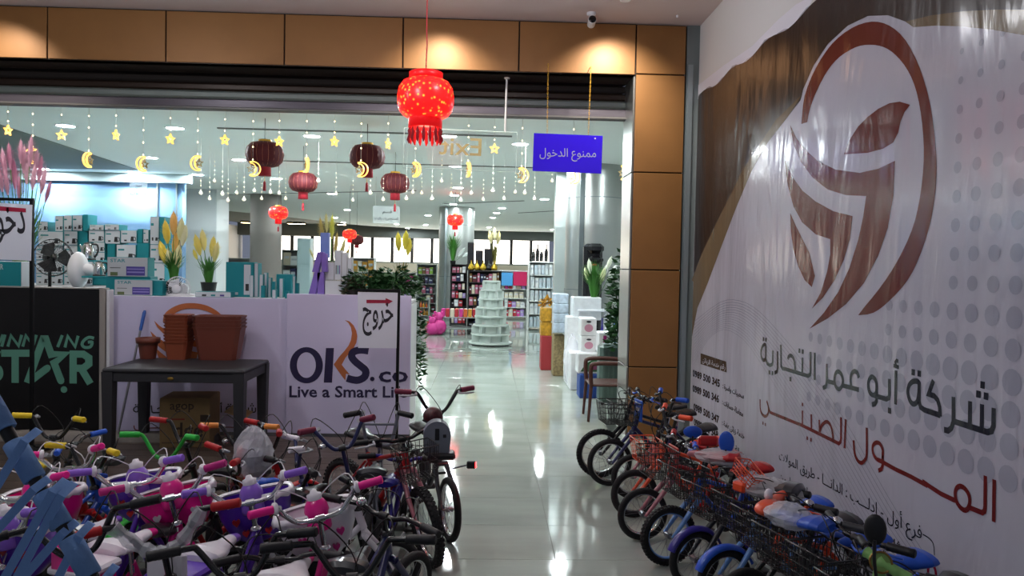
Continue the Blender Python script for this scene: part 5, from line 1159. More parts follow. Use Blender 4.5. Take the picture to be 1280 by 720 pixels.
p = at_z(962, 610, .64); t = thing('seat_pad', 'dark seat pad under clear plastic beside the orange shell', 'seat', p, 2.4); saddle_mb(.32, pc('charcoal'), pc('navy'), 1.0).build('pad', t); o = bag_mb(9, .19, .09, .055); o.mats = [m_wrap]; o.build('plastic_wrap', t)
p = at_z(893, 572, .66); t = thing('seat_pad', 'salmon red seat pad under plastic below the phone numbers', 'seat', p, 2.6); saddle_mb(.32, pc('red'), pc('rose'), .9).build('pad', t); o = bag_mb(11, .17, .07, .05); o.mats = [m_wrap]; o.build('plastic_wrap', t, (-.05, 0, .01))
p = at_z(316, 566, .68); t = thing('plastic_bag', 'clear crumpled plastic bag pulled over a grey lamp in the bicycle crowd', 'bag', p, .2); o = bag_mb(21, .11, .10, .15); o.mats = [m_wrap]; o.build('bag_skin', t)
MB().ball((.0, 0, -.03), (.07, .06, .06), pc('grey'), 14).tube([(-.05, -.03, .0), (-.075, -.03, .0)], .045, pc('red'), 16).build('lamp_inside', t); MB().rbox((.04, 0, -.10), (.12, .1, .06), .02, pc('charcoal')).build('lamp_foot', t)
p = at_y(546, 545, 4.62); t = thing('lamp_case', 'grey arched bicycle lamp case in front of the speckled helmet', 'lamp', p, .1)
MB().prism([(-.075, -.09), (.075, -.09)]+[(.082*math.cos(PI*i/12), .01+.088*math.sin(PI*i/12)) for i in range(13)], -.05, .05, pc('grey'), Matrix.Rotation(PI/2, 4, 'X')).build('case', t); MB().rbox((.0, -.051, .02), (.025, .006, .07), .002, m_bpl).rbox((.045, -.051, .01), (.02, .006, .02), .002, m_bpl).build('slots', t); MB().rbox((.03, -.02, -.11), (.16, .12, .04), .012, m_bpl).build('foot', t)
p = at_z(541, 526, .93); t = thing('helmet', 'dark red speckled child helmet hanging behind the grey lamp case', 'helmet', at_y(541, 520, 4.78)); MB().ball((0, 0, 0), (.062, .072, .058), mat('speckled_helmet', '5a1f28', .4, var=.8, vscale=60), 20).build('shell', t); MB().lathe([(.062, -.02), (.066, -.028), (.06, -.032)], m_bpl, 24).build('edge', t)
p = at_z(592, 581, .50); t = thing('tail_lamp', 'small lit red tail lamp glowing beside the knobby wheel', 'lamp', at_y(589, 581, 4.7)); MB().rbox((0, 0, 0), (.055, .03, .045), .006, m_bpl).build('case', t); MB().rbox((.028, 0, 0), (.006, .022, .03), .001, mat('red_led', 'ff2020', .4, emit=14)).build('lens', t); MB().tube([(-.02, 0, 0), (-.12, .02, -.03)], .006, m_stl, 6).build('stalk', t)
q = at_y(589, 581, 4.7); lamp('tail_light_glow', 'POINT', (q.x+.045, q.y, q.z), .35, (1, .05, .05), .012)
# ================================================================== GOODS on and behind the counter
m_teal = mat('teal_carton', '12808a', .5); m_wc = mat('white_carton', 'c3cbd2', .5); m_grc = mat('grey_white_carton', 'aeb3b8', .5); m_pur = mat('violet_carton', '7a62b8', .5)
m_pp = mat('violet_picture_print', '4a3f8e', .5); m_kb = mat('kettle_print', '2a2c30', .5); m_tp = mat('teal_print', '157f86', .5); m_gl = mat('green_leaf', '3f7d2a', .55); m_dgl = mat('dark_green_leaf', '1f4a22', .5)
zc = zt-.005
def wbox(px0, px1, py0, py1, y, depth): a = at_y(px0, py1, y); b = at_y(px1, py0, y); return (a.x+b.x)/2, a.z, b.x-a.x, b.z-a.z
def carton(label, px0, px1, py0, py1, y, depth, front=m_wc, side=m_teal, pic=None, word=None, group=None, zbase=None, rz=0, name='carton', cat='box', top=None):
    cx, z0, w, h = wbox(px0, px1, py0, py1, y, depth)
    if zbase is not None: h += z0-zbase; z0 = zbase
    t = thing(name, label, cat, (cx, y+depth/2, z0), rz, group)
    MB().rbox((0, 0, h/2), (w, depth, h), min(.004, w*.05), side).build('body', t)
    f = MB(); f.box((0, -depth/2-.0012, h/2), (w-.008, .002, h-.008), front).build('front_face', t)
    pm = MB(); y_ = -depth/2-.0035
    if pic == 'kettle':
        k = min(w, h)*.5
        for px_ in (w*.22,):
            pm.prism([(px_-k*.28, h*.14), (px_+k*.28, h*.14), (px_+k*.20, h*.14+k*.75), (px_-k*.18, h*.14+k*.75)], 0, .001, m_kb, Matrix.Translation((0, y_+.001, 0)) @ Matrix.Rotation(PI/2, 4, 'X'))
            for q in stroke([(px_+k*.24, h*.2), (px_+k*.5, h*.22), (px_+k*.5, h*.14+k*.6), (px_+k*.2, h*.14+k*.68)], k*.1): pm.prism(q, 0, .001, m_kb, Matrix.Translation((0, y_+.001, 0)) @ Matrix.Rotation(PI/2, 4, 'X'))
        pm.box((-w*.25, y_, h*.72), (w*.32, .001, h*.09), m_tp).box((-w*.2, y_, h*.2), (w*.16, .001, h*.12), m_kb)
    elif pic == 'violet':
        pm.box((w*.2, y_, h*.30), (w*.46, .001, h*.46), m_pp).box((w*.2, y_-.001, h*.24), (w*.42, .001, h*.07), mat('lilac_band_print', '8f86c4', .5)).box((w*.2, y_-.001, h*.40), (w*.42, .001, h*.05), mat('lilac_band_print')).box((-w*.33, y_, h*.14), (w*.18, .001, h*.18), mat('olive_print', '5b6a44', .5)).box((-w*.30, y_, h*.45), (w*.26, .001, h*.03), m_kb)
    elif pic == 'strip': pm.box((w*.28, y_, h*.5), (w*.24, .001, h*.86), m_wc).box((w*.28, y_-.001, h*.28), (w*.12, .001, h*.2), m_kb).box((-w*.2, y_, h*.10), (w*.3, .001, h*.07), m_grc)
    elif pic == 'dots':
        for i in range(3): pm.box((w*(-.25+.25*i), y_, h*.35), (w*.12, .001, h*.3), (m_kb, m_tp, m_pp)[i])
    if pm.v: o = pm.build('print', t); o['kind'] = 'stuff'
    if word:
        mb = MB(); put_text(mb, word, (-w*.42, h*.74), (-w*.05, h*.74), h*.24, m_tp if front is not m_teal else m_wc, lambda u, v, l: (u, -depth/2-.003-l, v), .012, lift=.001); mb.build('brand_lettering', t)
    return t
KG = 'boxed kettles and mixers stacked behind the counter'
carton('grey-white appliance box with violet picture, upper one on the white counter', 134, 185, 322, 345.5, 8.02, .16, m_grc, pic='violet', word='STAR')
carton('teal carton lying under the upper violet-picture box', 132, 188, 346, 372, 8.03, .18, m_teal, zbase=zc)
carton('grey-white appliance box with violet picture, lower one at the counter edge', 143, 191, 350, 372, 7.82, .16, m_grc, pic='violet', word='STAR', zbase=zc)
carton('teal carton end beside the lower violet-picture box', 191.5, 203, 351, 372, 7.84, .16, m_teal, zbase=zc)
carton('tall teal carton with white strip standing left of the small teal boxes', 282, 317, 328, 372, 7.9, .14, m_teal, pic='strip', zbase=zc)
carton('narrow white and teal carton touching the tall teal one', 317.5, 323, 329, 372, 7.92, .12, m_wc, zbase=zc)
carton('wide teal carton with yellow lid behind the right end of the small boxes', 345, 365, 343, 372, 8.05, .12, m_teal, zbase=zc)
carton('flat white and teal carton at the counter edge under the yellow flowers', 244, 289, 365, 372, 7.75, .12, m_wc, pic='dots', zbase=zc)
SG = 'small teal and white boxes on the counter'
for i, (a, b, c_, m_) in enumerate(((324, 329, 343, m_wc), (329.5, 334, 341, m_wc), (334.5, 339, 347, m_wc), (339.5, 343, 352, m_teal), (312, 317, 344, m_wc), (349, 354, 348, m_wc), (366, 369, 345, m_wc), (369.5, 373, 354, m_teal), (326, 331, 357, m_teal), (340, 345, 362, m_wc), (356, 360, 364, m_teal))):
    carton('small teal and white box standing upright among others on the counter', a, b, c_, 372, 7.72+.05*(i % 3)+(.12 if i < 6 else 0), .05, m_, group=SG, zbase=zc, name='small_box')
carton('teal carton with white lettering at the far left below the entrance sign', -14, 27, 327, 362, 7.95, .2, m_teal, word='STAR', zbase=zc, side=m_wc)
# shelf behind the counter with boxed kettles
ysh = 9.3
q = at_y(45, 350, ysh); q2 = at_y(206, 350, ysh)
su = thing('shelf_unit', 'white shelf unit carrying the boxed kettles behind the counter', 'shelf', ((q.x+q2.x)/2-.25, ysh+.35, 0)); W_ = q2.x-q.x+.6
for z in (.1, .5, .9, at_y(100, 357, ysh).z, ): MB().rbox((0, 0, z-.015), (W_, .5, .03), .004, m_edge).build('shelf_board', su)
for sx in (-1, 0, 1): MB().rbox((sx*(W_/2-.015), 0, at_y(100, 357, ysh).z/2), (.03, .5, at_y(100, 357, ysh).z), .004, m_edge).build('upright', su)
zs_ = at_y(100, 357, ysh).z
BX = [(45, 62, 342, 357, 0), (62, 79, 342, 357, 0), (80, 97, 342, 357, 0), (98, 116, 342, 357, 0), (117, 133, 329, 357, 1), (134, 152, 329, 357, 0), (153, 171, 329, 357, 0), (172, 188, 329, 357, 1), (189, 206, 329, 357, 0),
      (45, 62, 325, 341.7, 0), (63, 79, 325, 341.7, 0), (80, 97, 325, 341.7, 0), (98, 116, 325, 341.7, 0), (45, 62, 307, 324.6, 0), (63, 79, 307, 324.6, 0), (80, 97, 307, 324.6, 0), (98, 109, 312.5, 324.6, 1), (110, 116, 303, 324.6, 1),
      (117, 131, 315.5, 328.6, 0), (117, 131, 303, 315.2, 0), (134, 144, 305, 328.6, 1), (145.5, 170, 306, 328.6, 0), (171, 186, 304, 328.6, 1), (187.5, 206, 306, 328.6, 0),
      (48, 79, 289.5, 306.6, 0), (80, 97, 289, 306.6, 0), (98, 109.5, 289, 312, 1), (69, 79, 270, 289.2, 0), (79.5, 90, 269, 288.6, 0), (90.5, 103, 269, 288.6, 0), (103.5, 110, 268, 288.6, 1), (111, 130.5, 288, 302.6, 0), (131, 150.5, 288, 304.6, 0), (151, 171, 288, 303.6, 0), (172, 178, 286, 303.6, 1), (179, 186, 287, 303.6, 0),
      (112, 130, 281, 287.6, 0), (131, 149, 280.5, 287.6, 0), (187.5, 199, 271, 305.6, 0), (199.5, 206, 271, 305.6, 1), (47, 60, 277, 289, 0)]
for i, (a, b, c_, d_, k) in enumerate(BX):
    carton('teal-sided white kettle box in the stacks behind the counter' if k == 0 else 'all-teal appliance box turned sideways in the stacks behind the counter', a, b, c_, d_, ysh+.12+.02*(i % 3), .22, m_wc if k == 0 else m_teal, pic='kettle' if k == 0 else None, group=KG if k == 0 else 'teal boxes turned sideways', zbase=zs_ if d_ == 357 else None, name='kettle_box')
# appliances in front of them
def kettle(label, px, py, y, h):
    p = at_y(px, py, y); t = thing('kettle', label, 'kettle', (p.x, p.y, p.z)); k = h/.2
    MB().lathe([(.07*k, 0), (.075*k, .02*k), (.068*k, .12*k), (.05*k, .17*k), (.045*k, .18*k), (.0001, .185*k)], mat('kettle_steel', 'c9cccf', .15, .95), 24).build('body', t)
    MB().lathe([(.046*k, .175*k), (.04*k, .19*k), (.0001, .20*k)], m_bpl, 18).lathe([(.08*k, -.0), (.08*k, .015*k), (.07*k, .02*k)], m_bpl, 20).build('lid_and_base', t)
    MB().tube(smooth([(.04*k, 0, .18*k), (.10*k, 0, .17*k), (.11*k, 0, .10*k), (.075*k, 0, .03*k)], 4), .010*k, m_bpl, 8).build('handle', t); MB().tube([(-.06*k, 0, .12*k), (-.09*k, 0, .17*k)], [.02*k, .008*k], mat('kettle_steel'), 8).build('spout', t)
    MB().rbox((0, 0, -.01), (.34*k, .25*k, .02), .003, m_teal).build('display_box', t)
kettle('steel kettle with black handle higher behind the white fan', 110, 325, 8.75, .20); kettle('steel kettle with black handle beside the upper violet-picture box', 124, 345, 8.3, .16)
st2 = thing('display_plinth', 'pale plinth behind the counter carrying kettles and fans', 'plinth', (at_y(95, 360, 8.5).x, 8.6, 0)); MB().rbox((0, 0, .62), (.95, .5, 1.24), .006, m_edge).build('body', st2)
def fan(label, px, py, y, r, m, head=0, pole=None, base=None, blade=m_edge):
    p = at_y(px, py, y); zb_ = base; t = thing('fan', label, 'fan', (p.x, p.y, zb_), R_(head)); h = p.z-zb_
    g = MB()
    for k in range(28):
        a = 2*PI*k/28; g.tube([(0, -.07, h), (r*.6*math.cos(a), -.06, h+r*.6*math.sin(a)), (r*math.cos(a), -.02, h+r*math.sin(a)), (r*.6*math.cos(a), .05, h+r*.6*math.sin(a)), (0, .06, h)], .0016, m, 4, cap=False)
    for rr, yy in ((1, -.02), (.98, .0), (.6, -.06)): g.tube([(r*rr*math.cos(2*PI*k/32), yy, h+r*rr*math.sin(2*PI*k/32)) for k in range(32)], .004 if rr > .9 else .002, m, 6, True)
    g.build('cage', t)
    bl = MB()
    for k in range(3):
        a = 2*PI*k/3; n = Matrix.Rotation(a, 4, 'Y'); bl.add([tuple(Matrix.Translation((0, 0, h)) @ n @ Vector(v)) for v in ((.02, -.03, .02), (r*.55, -.045, .10*r/.2), (r*.85, -.03, .02), (r*.7, -.005, -.10*r/.2), (.03, -.01, -.03))], [(0, 1, 2, 3, 4)], blade)
    bl.build('blades', t)
    MB().lathe([(.0001, -.075), (.04, -.07), (.045, -.05)], m, 16, M=Matrix.Translation((0, 0, h)) @ Matrix.Rotation(-PI/2, 4, 'X')).build('badge', t)
    MB().tube([(0, .04, h), (0, .10, h), (0, .17, h)], [.045, .06, .045], m, 14).build('motor', t)
    MB().tube([(0, .08, h-.05), (0, .08, .03)], .018, m, 10).lathe([(.14, 0), (.14, .015), (.05, .03)], m, 24, (0, .06, 0)).build('stand', t)
fan('black caged fan turned sideways in front of the kettle boxes', 66, 322, 8.5, .20, m_blk, 50, base=1.24, blade=m_bpl)
fan('small white caged fan under the yellow flowers on the counter', 223, 361, 7.95, .125, m_edge, 0, base=zc)
p = at_y(98, 338, 8.35); t = thing('hand_mixer', 'white rounded appliance head pointing right beside the black fan', 'fan', (p.x, p.y, 1.24)); h = p.z-1.24
MB().ball((0, 0, h), (.10, .12, .20), m_edge, 20).build('shell', t); MB().tube([(.05, 0, h+.02), (.20, 0, h-.01)], [.07, .055], m_edge, 16).build('motor', t); MB().tube([(0, .02, h-.1), (0, .02, 0)], .03, m_blk, 12).lathe([(.12, 0), (.12, .02), (.04, .03)], m_blk, 20).build('stand', t)

# ---- flowers and plants
def plume_bunch(name, label, px, pbase, y, zb_, cols, heads, leafm=m_gl, spread=.16, leaves=60, lh=.34, seed=1, pot=None, potm=None, fluffy=False):
    """pot, grassy leaves (one part) and each plume a part; heads: list of (px, py, length)"""
    rnd = random.Random(seed); p0 = at_y(px, pbase, y); t = thing(name, label, 'plant', (p0.x, y, zb_)); z0 = (pot or .14)
    MB().lathe([(.0001, 0), (.06, 0), (.08, z0-.01), (.085, z0), (.07, z0), (.065, z0-.02)], potm or m_bpl, 20).build('pot', t)
    lf = MB()
    for i in range(leaves):
        a = rnd.uniform(0, 2*PI); l = lh*rnd.uniform(.7, 1.15); k = spread*rnd.uniform(.1, 1); x, yy = math.cos(a), math.sin(a); q = .009
        P = [(x*.03, yy*.03, z0-.02), (x*k*.35, yy*k*.35, z0+l*.55), (x*k, yy*k, z0+l*rnd.uniform(.8, 1.0))]
        s_ = Vector((-yy, x, 0))*q; lf.add([tuple(Vector(P[0])-s_), tuple(Vector(P[0])+s_), tuple(Vector(P[1])-s_), tuple(Vector(P[1])+s_), P[2]], [(0, 1, 3, 2), (2, 3, 4)], leafm)
    lf.build('leaves', t)['kind'] = 'stuff'
    for i, (hx_, hy_, L) in enumerate(heads):
        h = at_y(hx_, hy_, y+rnd.uniform(-.08, .08)); c = Vector((h.x-p0.x, h.y-y, h.z-zb_)); st_ = Vector((c.x*.15, c.y*.15, z0-.02)); dd = (c-st_).normalized()
        m = mat('plume_'+cols[i % len(cols)], cols[i % len(cols)], .9)
        b = MB(); b.tube([tuple(st_), tuple(st_.lerp(c, .6)+Vector((0, 0, .02))), tuple(c)], .004, leafm, 5)
        b.tube([tuple(c-dd*L*.5), tuple(c-dd*L*.25), tuple(c), tuple(c+dd*L*.3), tuple(c+dd*L*.5)], [L*(.03 if fluffy else .05), L*(.07 if fluffy else .14), L*(.08 if fluffy else .17), L*(.06 if fluffy else .12), L*.02], m, 8)
        for k in range(700 if fluffy else 260):
            f = rnd.random(); g = rnd.uniform(0, 2*PI); o_ = c+dd*L*(f-.5); w = dd.orthogonal().normalized(); v2 = dd.cross(w); dr = (w*math.cos(g)+v2*math.sin(g)); rr = L*.42*rnd.uniform(.4, 1.1)*math.sin(PI*min(1, f*1.05+.05))
            e = o_+dr*rr*(.85 if fluffy else 1)+dd*L*(.10+.12*rnd.random() if fluffy else .14); s_ = dr.cross(dd)*L*(.007 if fluffy else .013); b.add([tuple(o_-s_), tuple(o_+s_), tuple(e)], [(0, 1, 2)], m)
        b.build('plume', t)
    return t
plume_bunch('pampas_arrangement', 'pink pampas plumes over tall green grass behind the entrance sign', 26, 340, 8.15, zc, ['dcaec2', 'cf93ad', 'e2bccb'], [(5, 205, .30), (18, 218, .30), (30, 200, .28), (38, 190, .30), (50, 212, .26), (54, 226, .28), (8, 228, .26), (24, 236, .24), (42, 222, .26), (-8, 215, .3), (12, 196, .26), (45, 204, .28), (0, 222, .3), (60, 240, .22), (34, 212, .3), (26, 190, .24)], spread=.30, leaves=300, lh=.75, seed=3, fluffy=True)
plume_bunch('flower_arrangement', 'yellow and orange plumes above cream ones, tallest flowers on the white counter', 217, 362, 8.0, zc, ['f0d860', 'f0c070', 'ecebb0', 'eeeec4'], [(208, 290, .24), (217, 279, .24), (226, 286, .23), (230, 294, .22), (204, 316, .26), (220, 306, .26), (222, 322, .26), (212, 325, .23)], spread=.16, leaves=120, lh=.32, seed=4)
plume_bunch('flower_arrangement', 'smaller yellow-flowered bunch right of the tallest yellow plumes', 261, 362, 8.1, zc, ['ecdc74', 'efe69a'], [(247, 306, .22), (254, 300, .22), (266, 308, .21), (270, 315, .21), (244, 318, .12)], spread=.16, leaves=120, lh=.26, seed=5)
plume_bunch('flower_arrangement', 'cream pampas and yellow sprigs above the perfume boxes', 413, 345, 8.5, 1.30, ['c9b878', 'd8d49a', 'd9dc70'], [(402, 288, .26), (408, 279, .2), (415, 284, .26), (420, 305, .24), (428, 312, .24), (424, 322, .22), (432, 322, .22), (390, 318, .12)], spread=.14, leaves=70, lh=.3, seed=6, fluffy=True)
plume_bunch('flower_arrangement', 'two yellow plumes over brownish grass behind the dark bush', 502, 350, 9.2, 1.2, ['d8cf50'], [(498, 302, .22), (507, 300, .23), (511, 308, .21)], leafm=mat('olive_leaf', '7d7a3c', .6), spread=.13, leaves=90, lh=.42, seed=7)
def bush(label, px, py0, py1, y, zb_, w, n, leafm, size, seed, droop=0, pot=True, name='potted_bush'):
    rnd = random.Random(seed); p = at_y(px, py1, y); top = at_y(px, py0, y).z; t = thing(name, label, 'plant', (p.x, y, zb_)); H = top-zb_
    if pot: MB().lathe([(.0001, 0), (.05, 0), (.065, .09), (.07, .10), (.055, .09)], m_bpl, 20).build('pot', t)
    st_ = MB(); lf = MB()
    for i in range(n):
        a = rnd.uniform(0, 2*PI); r_ = w*math.sqrt(rnd.random()); z = H*(1-rnd.random()*.75)*(1-.35*(r_/w)**2)-droop*rnd.random()*(r_/w)**2; c = Vector((r_*math.cos(a), r_*.6*math.sin(a), z))
        if i % 9 == 0: st_.tube([(0, 0, .23), tuple(c*.5+Vector((0, 0, .1))), tuple(c)], .005, leafm, 5)
        d = Vector((math.cos(a), math.sin(a)*.7, rnd.uniform(-.6, .7))).normalized(); s_ = d.cross(Vector((rnd.uniform(-1, 1), rnd.uniform(-1, 1), 1))).normalized()*size*.28; n2 = d.cross(s_).normalized()*size*.08
        lf.add([tuple(c), tuple(c+d*size*.4-s_+n2), tuple(c+d*size*.45), tuple(c+d*size*.4+s_+n2), tuple(c+d*size)], [(0, 1, 2), (0, 2, 3), (1, 4, 2), (2, 4, 3)], leafm)
    if st_.v: st_.build('stems', t)
    lf.build('foliage', t)['kind'] = 'stuff'; return t
bush('dark leafy bush above the exit sign on the counter', 458, 334, 370, 7.95, zc, .22, 420, m_dgl, .07, 1)
bush('glossy green bush at the right end of the counter', 494, 334, 372, 8.0, zc, .24, 480, m_dgl, .075, 2)
bush('trailing green plant hanging down past the counter corner', 514, 345, 400, 8.35, .55, .13, 420, m_dgl, .08, 3, droop=.55)
bush('thin reddish-green bush left of the dark one', 440, 345, 370, 7.9, zc, .09, 140, mat('purple_green_leaf', '4b4a3a', .6), .06, 5)
# perfume boxes on stands
for a, b, c_, d_, l in ((385, 394, 340, 370, 'leaning violet display wedge, lower left of the perfume boxes'), (397, 406, 340, 370, 'leaning violet display wedge, lower right of the perfume boxes'), (390, 398, 315, 340, 'leaning violet display wedge, upper left above the others'), (402, 409, 317, 340, 'violet display wedge touching the clear blue bottle box')):
    cx, z0, w, h = wbox(a, b, c_, d_, 7.9, .08); t = thing('display_wedge', l, 'display', (cx, 7.94, max(z0, zc)-.0)); M_ = Matrix.Identity(4); M_[0][2] = .25 if a in (385, 390) else -.05; MB().rbox((0, 0, h/2), (w, .09, h), .004, m_pur, M_).build('body', t)
carton('tall clear and blue bottle box standing on the violet wedges', 400, 411, 291, 322, 8.05, .08, mat('blue_gradient_carton', '6f86c8', .3), mat('blue_gradient_carton'))
WG = [(407, 418, 328, 350, 'narrow white box left of the white perfume tower'), (406, 434, 351, 371, 'wide white box at the foot of the white perfume tower'), (418, 427, 313, 350, 'tallest white perfume box of the tower'), (427, 434, 316, 350, 'white perfume box right of the tallest one'), (434, 440, 322, 350, 'speckled white perfume box at the right edge of the tower'), (434, 440, 351, 371, 'small speckled white box at the lower right of the tower')]
for a, b, c_, d_, l in WG: carton(l, a, b, c_, d_, 7.98 if a != 406 else 7.9, .1, m_wc, m_grc, pic='dots' if a in (418, 434) else None, zbase=zc if d_ == 371 else None)
# ================================================================== aisle goods on the right
m_chair = mat('brown_plastic', '4a2c26', .45)
p = at_z(733, 527, 0); ch = thing('plastic_armchair', 'brown plastic armchair half behind the gold pillar', 'chair', (p.x+.27, p.y+.22, 0), 0)
MB().rbox((0, 0, .41), (.48, .46, .03), .01, m_chair).build('seat', ch)
for sx in (-1, 1):
    for sy in (-1, 1): MB().tube([(sx*.25, sy*.23, 0), (sx*.225, sy*.215, .40), (sx*.225, sy*.215, .43)], [.016, .022, .022], m_chair, 10).build('leg', ch)
for sy in (-1, 1): MB().tube(smooth([(-.225, sy*.225, .42), (-.235, sy*.23, .60), (-.19, sy*.235, .655), (.05, sy*.235, .66), (.24, sy*.23, .64)], 4), .025, m_chair, 10).build('armrest', ch)
bk = MB()
for k in range(5): bk.rbox((.24+.02*0, -.18+.09*k, .65), (.02, .055, .42), .006, m_chair)
bk.tube([(.22, -.22, .42), (.27, -.22, .88), (.27, .22, .88), (.22, .22, .42)], .018, m_chair, 10).build('backrest', ch)
m_suit = mat('green_grey_shell', '4d625c', .35)
cx, z0, w, h = wbox(749, 792, 431, 500, 9.45, .3); t = thing('suitcase', 'green-grey ribbed suitcase standing behind the brown armchair', 'suitcase', (cx, 9.6, 0)); b = MB(); h = z0+h
b.rbox((0, 0, h/2+.02), (w, .28, h-.05), .04, m_suit)
for k in range(6): b.rbox((-w/2+.06+k*(w-.12)/5, -.145, h/2+.02), (.02, .012, h-.2), .004, m_suit)
b.build('shell', t); MB().tube(smooth([(-.09, 0, h-.02), (-.08, 0, h+.04), (.08, 0, h+.04), (.09, 0, h-.02)], 3), .012, m_bpl, 8).build('handle', t)
for sx in (-1, 1): MB().lathe([(.0001, -.015), (.025, -.015), (.025, .015), (.0001, .015)], m_bpl, 12, M=Matrix.Translation((sx*w*.35, 0, .025)) @ Matrix.Rotation(PI/2, 4, 'X')).build('wheel', t)
m_yc = mat('yellow_orange_pack', 'd09a2c', .5, var=.5, vscale=20); m_rc = mat('red_carton', 'a8373c', .55); m_kr = mat('spotted_brown_carton', '9c8a62', .7, var=.6, vscale=30); m_wp = mat('white_plastic_pack', 'e6eaec', .3, var=.15, vscale=12); m_bp = mat('white_blue_pack', 'c9d8e6', .3, var=.4, vscale=14)
def gbox(label, px0, px1, py0, py1, y, d, m, name='carton', cat='box', base=None, extra=None, group=None):
    cx, z0, w, h = wbox(px0, px1, py0, py1, y, d)
    if base is not None: h += z0-base; z0 = base
    t = thing(name, label, cat, (cx, y+d/2, z0), 0, group); MB().rbox((0, 0, h/2), (w, d, h), .012, m).build('body', t)
    if extra: extra(t, w, h, d)
    return t
gbox('red carton at the foot of the yellow packs beside the aisle', 676, 690, 420, 455, 12.7, .35, m_rc, base=0)
for i in range(2): gbox(['lower yellow and orange pack resting on the red carton', 'upper yellow and orange pack of the stack on the red carton'][i], 676, 690, 403-18*i, 420-18*i, 12.72, .33, m_yc, 'snack_pack', 'pack')
bush('bunch of yellow and pink wrapped sweets on top of the yellow packs', 684, 372, 386, 12.85, at_y(684, 385, 12.85).z, .12, 140, m_yc, .06, 8, pot=False, name='sweets_bunch')
gbox('spotted brown carton in front of the red one by the aisle', 691, 706, 419, 466, 12.05, .35, m_kr, base=0)
def swirl(t, w, h, d):
    MB().prism([(w*.28*math.cos(a*PI/8), h*.45+h*.22*math.sin(a*PI/8)) for a in range(16)], 0, .002, mat('pink_swirl_print', 'c58fa4', .5), Matrix.Translation((0, -d/2-.001, 0)) @ Matrix.Rotation(PI/2, 4, 'X')).prism([(w*.16*math.cos(a*PI/8), h*.80+h*.06*math.sin(a*PI/8)) for a in range(16)], 0, .002, mat('dark_logo_print', '2c3038', .5), Matrix.Translation((0, -d/2-.001, 0)) @ Matrix.Rotation(PI/2, 4, 'X')).build('print', t)
for i in range(4): gbox('white-blue tissue bale beside the aisle, number %s of its column from below' % ['one', 'two', 'three', 'four'][i], 692, 711, 404-12.2*i, 416-12.2*i, 11.95, .3, m_bp, 'tissue_bale', 'pack')
gbox('large white pack standing on the floor beside the spotted carton', 707, 722, 440, 480, 11.3, .4, m_wp, 'tissue_bale', 'pack', base=0)
gbox('white pack in crinkled film beside the white-blue bales', 708, 724, 396, 440, 11.35, .35, m_wp, 'tissue_bale', 'pack')
gbox('wide white carton at the back below the speaker-like chair', 716, 752, 372, 400, 11.4, .4, m_wp, 'carton', 'box')
gbox('white tissue pack with pink swirl, upper one over the armchair', 726, 746, 398, 420, 10.3, .35, m_wp, 'tissue_pack', 'pack', extra=swirl)
gbox('white tissue pack with pink swirl, lower one over the armchair', 726, 746, 420.5, 441, 10.3, .35, m_wp, 'tissue_pack', 'pack', extra=swirl)
def green(t, w, h, d): MB().prism([(-w*.4, h*.1), (w*.45, h*.1), (w*.45, h*.9), (w*.2, h*.8), (-w*.2, h*.5)], 0, .002, mat('dark_green_print', '2f5c3a', .5), Matrix.Translation((0, -d/2-.001, 0)) @ Matrix.Rotation(PI/2, 4, 'X')).prism([(-w*.1, h*.2), (w*.4, h*.2), (w*.4, h*.6), (w*.1, h*.55)], 0, .002, mat('plum_print', '7a3a5c', .5), Matrix.Translation((0, -d/2-.003, 0)) @ Matrix.Rotation(PI/2, 4, 'X')).build('print', t)
gbox('white pack with dark green and plum print behind the armchair', 722, 756, 442, 467, 10.1, .3, m_wp, 'tissue_pack', 'pack', extra=green)
gbox('low orange-edged table block with blue pack below the green-printed pack', 724, 752, 468, 492, 10.05, .3, mat('blue_pack', '274a94', .5), 'floor_pack', 'pack', base=0)
def mag(t, w, h, d): MB().box((-w*.1, -d/2-.002, h*.5), (w*.22, .003, h*.7), mat('magenta_print', 'b0207a', .5)).build('print', t)
gbox('white pack with a magenta bar between tissue packs and suitcase', 748, 768, 416, 441, 10.0, .3, m_wp, 'tissue_pack', 'pack', extra=mag, base=None)
gbox('pale plastic drawer block carrying the packs behind the suitcase', 712, 790, 442, 500, 10.7, .5, m_wp, 'drawer_block', 'drawers', base=0)
for i, px in enumerate((752, 757, 762, 768, 774)):
    cx, z0, w, h = wbox(px, px+4, 398-(i % 2)*5, 416, 10.75, .05); zq = at_y(750, 442, 10.7).z; h += z0-zq; z0 = zq; t = thing('bottle', 'slim bottle standing behind the magenta-barred pack', 'bottle', (cx, 10.85, z0), group='slim bottles behind the packs'); MB().lathe([(.0001, 0), (.022, 0), (.022, h*.65), (.009, h*.8), (.009, h)], (pc('indigo'), m_wc, pc('charcoal'), pc('lblue'), m_wc)[i], 12).build('body', t)
